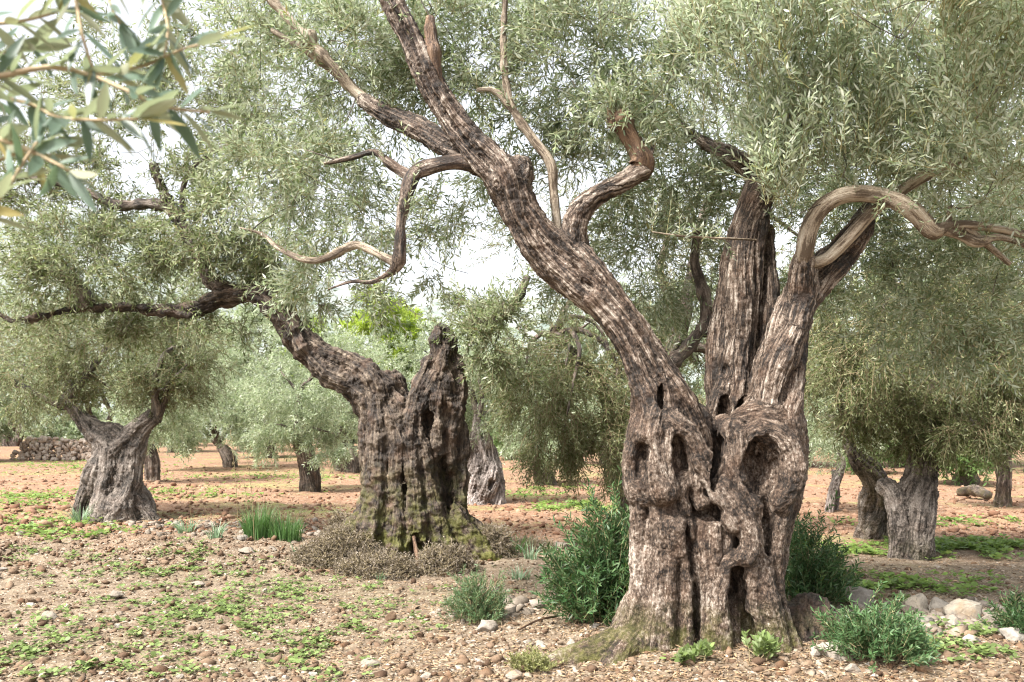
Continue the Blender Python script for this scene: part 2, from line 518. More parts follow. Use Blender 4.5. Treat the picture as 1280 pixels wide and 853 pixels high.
def foliage(r, P, D, twig=(.22, .42), pairs=9, leaf=(.045, .065), wid=.2, droop=0.25, shape='quad', stems=True, lmat=0, smat=1, updir=0.35, stemr=.0022):
    n = len(P)
    L = r.uniform(*twig, n)
    sag = np.array([0, 0, -1.0])
    s = np.linspace(0.12, 1.0, pairs)
    side0 = nrm(np.cross(D, r.normal(size=(n, 3))))
    side1 = np.cross(D, side0)
    pos, dr = [], []
    for j, sj in enumerate(s):
        c = P + D * (L * sj)[:, None] + sag * (L * droop * sj * sj)[:, None]
        tg = nrm(D + sag * (2 * droop * sj))
        sd = side0 if j % 2 == 0 else side1
        for sg in (-1, 1):
            pos.append(c); dr.append(nrm(tg * r.uniform(.45, 1.0, (n, 1)) + sg * sd * r.uniform(.5, .9, (n, 1)) + r.normal(size=(n, 3)) * 0.16))
    pos = np.concatenate(pos); dr = np.concatenate(dr)
    m = len(pos)
    keep = r.uniform(size=m) < 0.88
    pos, dr = pos[keep], dr[keep]; m = len(pos)
    N = nrm(np.array([0, 0, updir]) + r.normal(size=(m, 3)) * 0.6)
    ll = r.uniform(*leaf, m); ww = ll * wid * r.uniform(.8, 1.2, m)
    twig_r = np.tile(r.uniform(size=n), 2 * pairs)[keep]
    rnd = np.clip(0.5 * twig_r + 0.5 * r.uniform(size=m), 0, 1)
    ch = [leaf_chunk(pos, dr, N, ll, ww, rnd, shape, lmat)]
    if stems:
        ss = np.array([0, .35, .7, 1.0]); V = []
        a = np.array([0, 2.094, 4.189])
        for q in ss:
            c = P + D * (L * q)[:, None] + sag * (L * droop * q * q)[:, None]
            rad = stemr * (1.3 - q)
            for x in a: V.append(c + rad * (math.cos(x) * side0 + math.sin(x) * side1))
        V = np.stack(V, 1)
        base = np.array([[i * 3 + j, i * 3 + (j + 1) % 3, i * 3 + 3 + (j + 1) % 3, i * 3 + 3 + j] for i in range(3) for j in range(3)])
        Fx = (np.arange(n)[:, None, None] * 12 + base[None]).reshape(-1, 4)
        ch.append((V.reshape(-1, 3), Fx, smat, {'rnd': np.zeros(n * 12)}))
    return ch

def pxblobs(lst):
    """(px, py, depth, rx px, ry px, depth radius, weight, lift)"""
    return [(W(a, b, Y), (rx / F * Y, rd, ry / F * Y), w, up) for a, b, Y, rx, ry, rd, w, up in lst]

def limblets(r, blobs, anchors, n, r0=.012, step=.12, mat=0, maxlen=.9):
    """thin wandering branches that grow step by step from the limbs out into the foliage"""
    ch = []
    w = np.array([b[2] for b in blobs], float); w /= w.sum()
    A = [np.asarray(a, float) for a in anchors]; RA = [r0] * len(A)
    ends = []
    for b, f in zip(blobs, w):
        for i in range(max(1, int(round(n * f)))):
            ends.append(np.array(b[0]) + nrm(r.normal(size=3)) * np.array(b[1]) * r.uniform(.1, .95))
    ends = np.array(ends)
    near = np.min(np.linalg.norm(ends[:, None] - np.array(A)[None], axis=2), axis=1)
    for e in ends[np.argsort(near)]:
        dd = np.linalg.norm(np.array(A) - e, axis=1); j = np.argsort(dd)[r.randint(0, min(2, len(A)))]
        a = A[j]; L = dd[j]
        if L < .12 or L > maxlen * 4: continue
        ra = max(.0035, min(RA[j], .004 + .006 * L)) * (.8 if L < maxlen else 1.2)
        k = max(2, int(L / .3)); pts = [np.array([*a, ra])]
        bend = np.cross(e - a, r.normal(size=3)) * r.uniform(.08, .22)
        for q in range(1, k + 1):
            t = q / k
            p = a + (e - a) * t + bend * math.sin(math.pi * t) + r.normal(size=3) * .035 * (q < k)
            pts.append(np.array([*p, max(.0025, ra * (1 - .7 * t))])); A.append(p); RA.append(max(.003, ra * (1 - .6 * t)))
        ch += tube_chunk(np.array(pts), step, 5, .12, r.randint(100), mat)
    return ch

# ------------------------------------------------------------------ material set
B_MAIN = bark_mat('bark_main', (0.013, 0.008, 0.005), (0.118, 0.080, 0.056), (0.52, 0.455, 0.385), 0.70, 0.8, 0.42, 0.3, 0.95, 1.5)
B_MID = bark_mat('bark_dark_mossy', (0.014, 0.009, 0.006), (0.074, 0.052, 0.036), (0.28, 0.225, 0.17), 0.55, 1.0, 1.3, 0.4, 0.5, 1.9)
B_FAR = bark_mat('bark_far', (0.028, 0.02, 0.015), (0.13, 0.098, 0.077), (0.38, 0.33, 0.285), 0.6, 0.3, 0.5, 0.3)
B_GREY = bark_mat('bark_grey', (0.03, 0.024, 0.019), (0.17, 0.138, 0.115), (0.44, 0.395, 0.35), 0.7, 0.2, 0.4, 0.2, 0.6, 2.0)
B_PALE = bark_mat('bark_pale_dead', (0.07, 0.055, 0.045), (0.25, 0.21, 0.19), (0.52, 0.47, 0.44), 0.8, 0.0, 0.5, 0.05)
B_SMOOTH = bark_mat('bark_smooth_young', (0.10, 0.07, 0.045), (0.33, 0.265, 0.195), (0.50, 0.435, 0.345), 0.75, 0.0, 0.5, 0.1)
B_STUB = bark_mat('bark_broken_wood', (0.05, 0.025, 0.013), (0.16, 0.095, 0.055), (0.30, 0.20, 0.13), 0.5, 0.0, 0.5, 0.4)
STEM = plain_mat('twig_stem', (0.16, 0.12, 0.07), (0.25, 0.21, 0.12))
STEMG = plain_mat('twig_stem_green', (0.20, 0.19, 0.09), (0.30, 0.27, 0.14))
L_MAIN = leaf_mat('leaf_silver', (0.155, 0.195, 0.11), (0.44, 0.47, 0.37), .7, .38, warm=(0.30, 0.26, 0.08))
L_SILV = leaf_mat('leaf_silver_shoot', (0.26, 0.31, 0.21), (0.56, 0.585, 0.495), .65, .45, warm=(0.36, 0.33, 0.10))
L_MID = leaf_mat('leaf_olive', (0.125, 0.155, 0.068), (0.36, 0.385, 0.265), .75, .38, warm=(0.27, 0.22, 0.08))
L_DARK = leaf_mat('leaf_deep', (0.098, 0.118, 0.045), (0.28, 0.295, 0.165), .75, .36)
L_FAR = leaf_mat('leaf_far_haze', (0.20, 0.245, 0.15), (0.42, 0.455, 0.35), .6, .40)  # silvery leaf made paler for far trees, haze put into the colour
L_YEL = leaf_mat('leaf_yellow_green', (0.26, 0.34, 0.05), (0.32, 0.38, 0.09), .3, .45)
L_GRN = leaf_mat('leaf_fresh_green', (0.10, 0.175, 0.055), (0.17, 0.25, 0.10), .3, .4)
L_SHRUB = leaf_mat('leaf_shrub', (0.040, 0.088, 0.030), (0.09, 0.15, 0.06), .7, .25, warm=(0.14, 0.18, 0.04))
L_WEED = leaf_mat('leaf_weed', (0.15, 0.205, 0.068), (0.21, 0.26, 0.12), .45, .35)
L_GRASS = leaf_mat('blade_grass', (0.075, 0.155, 0.045), (0.12, 0.20, 0.08), .4, .3)
L_BLUE = leaf_mat('blade_grey_green', (0.17, 0.255, 0.155), (0.22, 0.30, 0.20), .3, .3)
L_DRY = leaf_mat('dry_twigs', (0.20, 0.165, 0.125), (0.23, 0.19, 0.15), .5, .1)
L_STRAW = leaf_mat('dry_straw', (0.42, 0.33, 0.19), (0.42, 0.33, 0.19), .3, .2)
L_NEAR = leaf_mat('leaf_close', (0.115, 0.165, 0.125), (0.33, 0.335, 0.235), .4, .36, .35, warm=(0.36, 0.30, 0.12))

# ------------------------------------------------------------------ world, sun, camera
SUN_EL, SUN_AZ = math.radians(52), math.radians(-128)     # azimuth from +Y towards +X : over the left shoulder
wd = bpy.data.worlds.new('World'); SC.world = wd; wd.use_nodes = True
nt = wd.node_tree; nt.nodes.clear()
sky = nt.nodes.new('ShaderNodeTexSky'); sky.sky_type = 'NISHITA'; sky.sun_disc = False
sky.sun_elevation = SUN_EL; sky.sun_rotation = SUN_AZ; sky.dust_density = 4.0; sky.air_density = 1.2
hs = nt.nodes.new('ShaderNodeHueSaturation'); hs.inputs['Saturation'].default_value = 0.22
bg = nt.nodes.new('ShaderNodeBackground'); bg.inputs['Strength'].default_value = 0.112
wo = nt.nodes.new('ShaderNodeOutputWorld')
nt.links.new(sky.outputs[0], hs.inputs['Color']); nt.links.new(hs.outputs[0], bg.inputs['Color']); nt.links.new(bg.outputs[0], wo.inputs['Surface'])
sl = bpy.data.lights.new('sun', 'SUN'); sl.energy = 3.1; sl.angle = math.radians(9); sl.color = (1, 0.95, 0.88)
so = bpy.data.objects.new('sun', sl); link(so)
sd = np.array([math.sin(SUN_AZ) * math.cos(SUN_EL), math.cos(SUN_AZ) * math.cos(SUN_EL), math.sin(SUN_EL)])
from mathutils import Vector
so.rotation_euler = Vector(sd).to_track_quat('Z', 'Y').to_euler(); so.location = (0, 0, 30)

cd = bpy.data.cameras.new('camera'); cam = bpy.data.objects.new('camera', cd); link(cam); SC.camera = cam
cam.location = (0, 0, H); cam.rotation_euler = (math.radians(90), 0, 0)
cd.sensor_width = 36; cd.lens = F / 1280 * 36; cd.shift_y = (HOR - 426.5) / 1280
cd.clip_start = 0.05; cd.clip_end = 3000
cd.dof.use_dof = True; cd.dof.focus_distance = 6.5; cd.dof.aperture_fstop = 6.3
SC.view_settings.view_transform = 'Standard'; SC.view_settings.look = 'None'
SC.view_settings.exposure = 1.80; SC.view_settings.gamma = 1.0
SC.cycles.max_bounces = 6; SC.cycles.diffuse_bounces = 3; SC.cycles.transmission_bounces = 4; SC.cycles.transparent_max_bounces = 4
SC.cycles.glossy_bounces = 2; SC.cycles.caustics_reflective = False; SC.cycles.caustics_refractive = False
SC.cycles.use_denoising = True; SC.cycles.filter_width = 1.15
try: SC.cycles.sample_clamp_indirect = 6.0
except Exception: pass

# ------------------------------------------------------------------ ground and hills
def make_ground():
    tx = np.linspace(-1, 1, 561); sx = 260 * np.sinh(5.6 * tx) / np.sinh(5.6)
    ty = np.linspace(-1, 1, 620); k = 5.6
    sy = 7.0 + np.where(ty < 0, 60, 380) * np.sinh(k * ty) / np.sinh(k)
    X, Yg = np.meshgrid(sx, sy)
    Z = gz(X, Yg)
    V = np.stack([X, Yg, Z], -1).reshape(-1, 3)
    ny, nx = X.shape
    i = (np.arange(ny - 1)[:, None] * nx + np.arange(nx - 1)[None]).ravel()
    Fq = np.stack([i, i + 1, i + nx + 1, i + nx], 1)
    t = NT('olive_grove_soil')
    pos = t.n('ShaderNodeNewGeometry').outputs['Position']
    sep = t.n('ShaderNodeSeparateXYZ'); t.set(sep.inputs[0], pos)
    n1 = t.noise(pos, 0.9, 4, 0.6); n2 = t.noise(pos, 7, 5, 0.65); n3 = t.noise(pos, 45, 4, 0.6)
    near = t.ramp(n2, [(0.28, (0.055, 0.036, 0.023)), (0.45, (0.12, 0.086, 0.058)), (0.58, (0.185, 0.142, 0.099)), (0.76, (0.29, 0.24, 0.18))])
    near = t.mix(t.maprange(n3, 0.35, 0.7), near, t.mix(0.5, near, (0.26, 0.21, 0.155)))
    red = t.ramp(n2, [(0.26, (0.07, 0.035, 0.021)), (0.44, (0.175, 0.092, 0.055)), (0.60, (0.265, 0.158, 0.098)), (0.78, (0.33, 0.26, 0.18))])
    red = t.mix(t.maprange(n3, 0.4, 0.7, 0, .6), red, (0.28, 0.20, 0.135))
    yy = t.math('ADD', sep.outputs[1], t.math('MULTIPLY', t.math('SUBTRACT', n1, 0.5), 5.0))
    f = t.maprange(yy, 9.3, 12.0)
    col = t.mix(f, near, red)
    # low grass film in strips
    sc = t.n('ShaderNodeMapping'); t.set(sc.inputs[0], pos); sc.inputs['Scale'].default_value = (0.14, 0.30, 1)
    ng = t.noise(sc.outputs[0], 1.6, 4, 0.6)
    gf = t.math('MULTIPLY', t.maprange(ng, 0.52, 0.66), t.maprange(n2, 0.36, 0.6), True)
    gf = t.math('MULTIPLY', gf, t.maprange(sep.outputs[1], 8.5, 13.0, 0.15, 0.75))
    col = t.mix(gf, col, t.mix(n3, (0.10, 0.17, 0.035), (0.26, 0.31, 0.10)))
    # pebbles pressed in the soil
    vo = t.n('ShaderNodeTexVoronoi'); t.set(vo.inputs['Vector'], pos); vo.inputs['Scale'].default_value = 34
    pv = t.math('MULTIPLY', t.maprange(vo.outputs['Distance'], 0.42, 0.30), t.maprange(t.n('ShaderNodeSeparateColor', i_0=vo.outputs['Color']).outputs[0], 0.55, 0.6), True)
    col = t.mix(t.math('MULTIPLY', pv, 0.8), col, (0.36, 0.30, 0.24))
    h = t.math('ADD', t.math('MULTIPLY', n2, 1.4), t.math('MULTIPLY', n3, 0.5)); h = t.math('ADD', h, t.math('MULTIPLY', pv, 0.25))
    m = t.done(t.pbsdf(col, 0.95, t.bump(h, 0.8, 0.03), 0.15))
    o = build('ground', [(V, Fq, 0, {})], [m], smooth=True); props(o, 'bare tilled soil of the olive grove', None, None, 'structure')

def make_hills():
    xs = np.linspace(-900, 900, 91); ys = np.linspace(420, 1100, 30)
    X, Yg = np.meshgrid(xs, ys)
    p = np.stack([X.ravel() * .004, Yg.ravel() * .004, np.zeros(X.size)], 1)
    ridge = np.exp(-((Yg - 760) / 210) ** 2)
    Z = -4 + ridge * (120 + 70 * np.exp(-((X + 380) / 260) ** 2) + 45 * fbm(p, 4).reshape(X.shape)) + 8 * fbm(p * 6, 3).reshape(X.shape) * ridge
    Z[0] = -60; Z[1] = np.minimum(Z[1], 2); Z[-1] = -60
    ny, nx = X.shape
    i = (np.arange(ny - 1)[:, None] * nx + np.arange(nx - 1)[None]).ravel()
    m = plain_mat('hill_painted_haze', (0.10, 0.13, 0.11), (0.27, 0.28, 0.27), 0.05)  # distance haze is put into the pale grey hill colour, no air volume
    o = build('hills', [(np.stack([X, Yg, Z], -1).reshape(-1, 3), np.stack([i, i + 1, i + nx + 1, i + nx], 1), 0, {})], [m], smooth=True)
    props(o, 'hazy limestone hills beyond the grove', None, None, 'structure')
make_ground(); make_hills()

# ------------------------------------------------------------------ the great gnarled tree in front
PATHS = {}
def remember(t, path4, frac=.4):
    S = spline(path4, .15)[:, :3]; PATHS.setdefault(t.name, []).extend(list(S[int(len(S) * frac):]))

def branch(parent, path, Y0, mat, label=None, sides=10, rough=.12, seed=0, step=.035, name='branch', y_abs=False):
    p4 = px_path(path, Y0); remember(parent, p4, .3)
    o = build(name, tube_chunk(p4, step, sides, rough, seed), [mat], parent, smooth=True)
    if label: o['label'] = label
    return o

OLG = 'olive trees in the grove'
def main_tree():
    Y0 = 5.6
    t = thing('olive_tree', 'huge gnarled olive tree with hollow knotted trunk and three limbs, nearest in front', 'tree', W(890, 830, Y0), OLG)
    s = SDF((-1.25, 4.75, -0.25), (2.65, 6.75, 4.75), 0.0125)
    P = lambda l, k=.03: s.strand(px_path(l, Y0), k)
    def R(l, **kw):
        rope(s, px_path(l, Y0), **kw); remember(t, px_path(l, Y0), .55)
    # body columns
    P([(826, 870, 0, 62), (830, 790, 0, 46), (832, 720, 0, 38), (830, 650, 0, 37), (826, 590, 0, 36), (824, 545, 0, 34), (826, 505, 0.02, 30)])
    P([(905, 870, .05, 60), (895, 780, .06, 46), (885, 710, .08, 44), (880, 640, .1, 38), (872, 580, .1, 30), (866, 530, .1, 26)])
    P([(950, 870, .05, 48), (945, 780, .08, 34), (944, 700, .1, 33), (950, 630, .1, 40), (957, 570, .1, 44), (958, 525, .08, 38)])
    P([(900, 860, .4, 70), (900, 740, .4, 54), (903, 640, .38, 52), (915, 560, .36, 46)])
    # left limb, a twisted rope of strands
    R([(838, 560, .05, 38), (832, 510, .03, 42), (810, 465, .02, 33), (786, 420, 0, 28), (757, 378, 0, 31), (718, 340, 0, 33), (680, 306, 0, 30), (650, 264, 0, 27), (632, 228, 0, 28), (599, 190, 0, 22), (566, 150, 0, 18.5), (540, 105, 0, 18), (517, 55, 0, 16), (490, 8, 0, 15), (470, -50, 0, 13)],
      n=6, spread=.56, rad=.43, twist=.7, k=.010, seed=4, core=.62)
    P([(808, 545, -.18, 19), (814, 510, -.17, 18), (796, 460, -.14, 14), (772, 412, -.14, 13), (740, 374, -.14, 13)], .014)
    P([(893, 604, -.02, 13), (878, 560, -.07, 16), (860, 514, -.12, 17), (835, 470, -.13, 15), (806, 425, -.12, 12), (782, 388, -.12, 12), (752, 347, -.1, 13), (728, 320, -.05, 15)], .014)
    P([(838, 530, -.2, 12), (832, 490, -.17, 11), (812, 445, -.15, 10), (786, 402, -.15, 10), (758, 368, -.14, 9)], .012)
    # knob where the limb forks
    P([(640, 225, 0, 30), (652, 210, 0, 14), (658, 203, 0, 8)], .03)
    # upright side limb at the fork
    R([(730, 335, .02, 18), (717, 305, 0, 20), (722, 272, 0, 18), (745, 246, 0, 15), (775, 228, .02, 13), (800, 212, .03, 13)], n=4, spread=.5, rad=.55, twist=3, k=.015, seed=5)
    # right limb
    R([(958, 560, .05, 40), (962, 520, .05, 40), (970, 470, .05, 34), (982, 420, .05, 30), (998, 380, .08, 27), (1022, 345, .12, 25), (1050, 318, .18, 21), (1078, 280, .28, 17), (1110, 235, .4, 14), (1150, 185, .5, 12), (1195, 140, .6, 6), (1235, 105, .7, 3)],
      n=5, spread=.54, rad=.44, twist=.9, k=.011, seed=6, core=.62)
    P([(985, 450, -.05, 14), (992, 410, -.05, 15), (1003, 372, -.03, 16), (1006, 345, -.02, 17), (1003, 330, -.02, 10)], .02)
    # rear limb
    R([(925, 640, .38, 44), (917, 540, .36, 40), (915, 460, .38, 32), (922, 390, .4, 30), (927, 325, .42, 31), (938, 272, .45, 30), (960, 218, .5, 29), (986, 168, .55, 25), (1018, 110, .62, 20), (1050, 50, .68, 16), (1080, -20, .72, 12)],
      n=6, spread=.56, rad=.43, twist=.6, k=.010, seed=8, core=.62)
    R([(955, 560, .35, 22), (960, 460, .36, 18), (962, 380, .38, 15), (960, 320, .42, 11), (962, 275, .45, 6)], n=4, spread=.5, rad=.5, twist=1, k=.02, seed=9)
    R([(600, 205, .06, 18), (575, 192, .12, 16), (548, 178, .2, 15), (520, 160, .3, 15), (492, 146, .38, 14), (466, 134, .45, 12), (446, 118, .5, 8)], n=4, spread=.5, rad=.55, k=.02, seed=33)
    P([(1000, 372, -.02, 18), (1002, 345, -.07, 17), (1004, 326, -.11, 14)], .03)
    # limb behind the crown to the right and the one to the top
    R([(958, 225, .5, 16), (915, 195, .75, 10), (880, 178, 1.0, 7), (845, 150, 1.2, 4), (815, 110, 1.3, 2)], n=3, spread=.5, rad=.55, seed=12)
    # "face" bulge of the left column
    P([(802, 530, -.11, 17), (794, 560, -.12, 14), (792, 595, -.12, 14), (797, 618, -.14, 16)], .022)
    P([(820, 520, -.2, 18), (815, 550, -.24, 16), (822, 590, -.26, 17), (828, 612, -.25, 22)], .022)
    P([(800, 612, -.14, 18), (818, 618, -.19, 19), (840, 612, -.18, 17), (856, 598, -.16, 13)], .022)
    P([(838, 662, -.14, 33), (840, 680, -.14, 30)], .05)
    P([(806, 660, -.06, 17), (801, 690, -.08, 16), (806, 720, -.05, 15)], .05)
    P([(812, 690, -.14, 16), (812, 740, -.14, 18), (800, 790, -.14, 22), (785, 840, -.12, 26)], .04)
    P([(846, 690, -.14, 17), (850, 735, -.16, 16), (852, 775, -.16, 19), (850, 845, -.16, 24)], .022)
    # the long S ridge
    P([(828, 512, -.12, 16), (840, 527, -.22, 16), (858, 540, -.25, 14), (870, 560, -.25, 13), (882, 582, -.24, 14), (895, 605, -.23, 15), (912, 630, -.24, 17), (930, 655, -.26, 16), (938, 677, -.28, 14), (930, 696, -.28, 14), (911, 706, -.25, 13), (900, 730, -.25, 13), (897, 762, -.26, 14), (902, 800, -.27, 15), (910, 850, -.27, 15)], .014)
    P([(866, 560, -.2, 12), (874, 590, -.22, 12), (872, 618, -.2, 11), (880, 632, -.2, 12)], .014)
    # strands under the ridge
    P([(848, 632, -.16, 12), (858, 665, -.18, 12), (865, 700, -.18, 11), (866, 745, -.17, 10), (868, 790, -.17, 10)], .011)
    P([(880, 655, -.16, 15), (880, 690, -.19, 14), (882, 730, -.2, 13), (880, 770, -.2, 14), (884, 850, -.2, 17)], .011)
    P([(905, 660, -.17, 13), (908, 685, -.19, 12), (900, 715, -.2, 10)], .011)
    # ring round the big hollow and the plate left of it
    ring = [(955 + 36 * math.sin(a), 584 - 48 * math.cos(a), -.17 - .03 * math.sin(a), 13 + 2.5 * math.sin(a)) for a in np.linspace(0, 2 * math.pi, 13)]
    P(ring, .03)
    P([(915, 540, -.08, 18), (912, 575, -.12, 20), (922, 610, -.14, 18), (934, 640, -.16, 14)], .022)
    P([(903, 532, .06, 14), (925, 524, 0, 16), (950, 520, -.05, 20), (975, 525, -.04, 18), (990, 545, -.02, 14)], .022)
    # strands under the ring
    P([(944, 630, -.19, 11), (944, 665, -.2, 11), (948, 705, -.2, 14), (956, 745, -.22, 17), (968, 785, -.24, 15), (978, 815, -.28, 13), (986, 850, -.3, 12)], .022)
    P([(984, 612, -.17, 12), (977, 640, -.16, 11), (970, 680, -.15, 10), (970, 725, -.14, 10), (976, 765, -.14, 10), (990, 800, -.2, 10), (1006, 835, -.26, 9)], .011)
    # outer strand far right
    P([(980, 500, .12, 17), (994, 535, .12, 14), (997, 575, .12, 13), (991, 620, .12, 13), (978, 660, .12, 13), (970, 700, .14, 14), (966, 740, .15, 15), (966, 785, .16, 18), (976, 850, .15, 24)], .016)
    for l in [[(822, 640, -.17, 12), (826, 690, -.19, 10), (822, 740, -.2, 11), (815, 790, -.22, 13), (806, 850, -.26, 15)],
              [(836, 700, -.2, 10), (834, 750, -.21, 11), (830, 800, -.23, 13), (826, 855, -.26, 14)],
              [(798, 625, -.1, 11), (796, 680, -.1, 10), (797, 740, -.11, 12), (786, 790, -.14, 14), (772, 830, -.2, 12)],
              [(852, 610, -.19, 10), (856, 645, -.19, 9), (858, 700, -.19, 10), (860, 760, -.19, 11), (860, 850, -.22, 13)],
              [(893, 660, -.2, 9), (893, 705, -.2, 9), (888, 760, -.21, 10), (892, 845, -.25, 12)],
              [(930, 650, -.2, 9), (937, 690, -.22, 10), (940, 740, -.2, 11), (946, 790, -.22, 12), (950, 850, -.26, 13)],
              [(958, 700, -.16, 9), (962, 750, -.18, 9), (966, 800, -.2, 11), (968, 850, -.24, 12)],
              [(922, 545, -.14, 11), (928, 600, -.17, 11), (940, 640, -.18, 9)],
              [(872, 575, -.24, 9), (884, 600, -.24, 8), (900, 632, -.25, 9), (917, 660, -.26, 9)],
              [(812, 545, -.22, 9), (810, 585, -.22, 8), (806, 610, -.2, 9)], [(838, 540, -.23, 9), (833, 575, -.25, 8), (836, 605, -.25, 9)],
              [(985, 530, -.06, 10), (992, 570, -.07, 9), (990, 605, -.08, 9), (982, 640, -.1, 8)]]:
        P([(x, y, d - .04, q) for x, y, d, q in l], .011)
    # root flare
    P([(800, 760, -.05, 24), (778, 800, -.15, 22), (745, 815, -.25, 20), (700, 830, -.3, 18), (660, 845, -.32, 10)], .05)
    P([(790, 800, -.25, 16), (772, 822, -.36, 16), (752, 850, -.45, 14), (735, 880, -.5, 12)], .05)
    P([(940, 790, .2, 36), (1000, 830, .3, 30), (1040, 850, .35, 16)], .05)
    P([(850, 800, -.15, 22), (842, 850, -.3, 18)], .04)
    # hollows
    for px, py, dy, rx, ry, rd, ti in [(955, 586, -.27, 24, 38, .30, 0), (897, 578, -.2, 10, 38, .3, .32), (803, 574, -.25, 9, 21, .13, .1), (848, 568, -.27, 10, 21, .13, -.15),
                                       (890, 643, -.27, 17, 10, .18, -.35), (921, 738, -.25, 12, 36, .26, 0), (872, 765, -.26, 6, 46, .15, 0), (960, 658, -.2, 8, 32, .17, 0), (862, 690, -.24, 4, 40, .1, -.1),
                                       (912, 463, .15, 6, 13, .15, 0), (908, 515, .16, 9, 22, .2, 0), (926, 515, .2, 8, 18, .14, 0), (931, 590, -.25, 5, 7, .05, 0), (824, 500, -.16, 5, 24, .12, .1), (866, 620, -.28, 8, 10, .07, 0),
                                       (735, 355, -.2, 6, 16, .08, -.7), (935, 790, -.2, 9, 26, .12, 0), (722, 330, -.18, 5, 14, .06, -.6)]:
        Y = Y0 + dy
        s.carve(W(px, py, Y), (rx / F * Y, rd, ry / F * Y), .03, ti)
    sculpt('trunk', s, B_MAIN, t, amp=.010, freq=24, lump=.016, sub=1, seed=1, knob=.0065, fz=1.5)
    # branches that are seen for themselves
    B = lambda p, m=B_MAIN, lab=None, **k: branch(t, p, Y0, m, lab, **k)
    B([(606, 203, .02, 11), (575, 202, .02, 10), (548, 206, 0, 9.5), (519, 216, 0, 9.5), (508, 242, -.02, 7.5), (501, 276, -.03, 6.5), (500, 310, -.03, 6.5), (496, 333, 0, 7), (482, 345, .05, 4), (464, 353, .08, 3), (440, 352, .15, 2), (410, 362, .2, 1)], seed=3, rough=.16)
    B([(498, 330, 0, 7), (479, 321, .05, 5.5), (458, 310, .1, 5), (440, 307, .12, 5), (405, 324, .15, 4.5), (377, 324, .2, 4), (345, 308, .3, 3), (328, 293, .4, 2.2), (300, 285, .5, 1)], B_SMOOTH, 'thin pale drooping branch', seed=4)
    B([(516, 222, .02, 7), (498, 212, .05, 5.5), (484, 202, .05, 5), (468, 190, .08, 4.2), (440, 197, .1, 3.5), (405, 205, .2, 2)], seed=5)
    B([(480, 138, .42, 6), (448, 118, .5, 6.5), (425, 92, .5, 6.5), (400, 66, .5, 6.2), (372, 36, .5, 6), (340, 0, .5, 5.5), (310, -30, .5, 5)], B_SMOOTH, 'long pale branch rising to the upper left', seed=6)
    B([(448, 118, .5, 7), (415, 88, .6, 5), (380, 62, .6, 4), (340, 38, .7, 3)], B_SMOOTH, seed=7)
    B([(546, 112, 0, 13), (541, 78, -.02, 10), (539, 50, -.02, 8), (538, 22, -.02, 5)], B_STUB, 'short sawn stub of bare brown wood', seed=8, rough=.3, step=.02, sides=14)
    B([(786, 222, .03, 12), (803, 207, .02, 13), (794, 184, .02, 11), (783, 166, .02, 12), (776, 150, .02, 11), (772, 140, .02, 6)], B_STUB, 'broken brown stub with splintered top', seed=9, rough=.36, step=.02, sides=14)
    for dx, hh in ((-8, 134), (0, 128), (8, 138), (-2, 142)): B([(776 + dx * .6, 160, .02 + dx * .002, 6), (772 + dx, 148, .02, 4.5), (770 + dx * 1.3, hh, .02, 1)], B_STUB, seed=50 + dx, rough=.3, step=.02)
    B([(700, 312, .1, 6), (692, 240, .12, 6), (688, 205, .1, 6.5), (665, 172, .1, 6), (643, 140, .1, 5), (632, 100, .1, 4.5), (629, 50, .1, 4), (632, -10, .1, 3.5)], B_SMOOTH, 'thin straight pale shoot', seed=10)
    B([(642, 140, .1, 4.5), (628, 122, .1, 4), (614, 112, .1, 3), (596, 113, .1, 2.2)], B_SMOOTH, seed=11)
    B([(805, 212, .03, 5), (812, 196, .03, 3.5), (817, 182, .03, 2.5)], seed=12)
    pal = 'smooth pale branch arching to the right'
    B([(1006, 362, -.02, 12), (1003, 335, -.1, 11.5), (1006, 312, -.16, 11), (1012, 285, -.2, 11), (1028, 259, -.25, 11), (1055, 244, -.3, 10.5), (1088, 243, -.34, 10.5), (1118, 251, -.38, 10.5), (1142, 265, -.4, 11), (1158, 282, -.4, 11.5), (1168, 290, -.4, 11), (1185, 284, -.4, 7), (1212, 282, -.4, 5.8), (1245, 286, -.38, 5.2), (1285, 294, -.36, 5), (1330, 300, -.3, 4)], B_SMOOTH, pal, seed=13, rough=.085, step=.025, sides=14)
    B([(998, 338, .0, 8), (1014, 330, -.1, 7.5), (1035, 322, -.14, 8), (1058, 300, -.18, 7.5), (1080, 276, -.22, 7.5), (1105, 254, -.24, 7), (1130, 236, -.26, 7), (1152, 222, -.28, 7), (1172, 213, -.28, 6), (1198, 200, -.28, 6), (1216, 183, -.28, 6), (1231, 160, -.28, 6), (1240, 132, -.28, 5.5), (1248, 100, -.28, 5)], B_SMOOTH, 'smooth pale branch rising behind the arching one', seed=14, rough=.085, step=.025, sides=14)
    B([(1176, 286, -.4, 6.5), (1204, 296, -.4, 5), (1222, 303, -.4, 5.5), (1250, 297, -.38, 4), (1290, 310, -.35, 3.5), (1340, 322, -.3, 2)], B_SMOOTH, seed=15, step=.025)
    B([(1205, 285, -.4, 5), (1232, 305, -.35, 4), (1262, 330, -.3, 3)], B_SMOOTH, seed=16)
    B([(1186, 282, -.4, 4), (1187, 268, -.4, 3.5), (1188, 258, -.4, 3)], B_SMOOTH, seed=17)
    B([(880, 420, 1.3, 9), (884, 390, 1.3, 8), (876, 355, 1.3, 7), (868, 325, 1.3, 6), (872, 290, 1.3, 5)], B_FAR, 'straight grey branch behind the fork', seed=18)
    B([(872, 418, 1.2, 8), (855, 440, 1.1, 9), (835, 455, .9, 9)], B_FAR, seed=19)
    B([(945, 300, .2, 1.4), (900, 298, 0, 1.5), (850, 295, -.1, 1.4), (815, 290, -.15, .8)], B_SMOOTH, seed=20, sides=5)
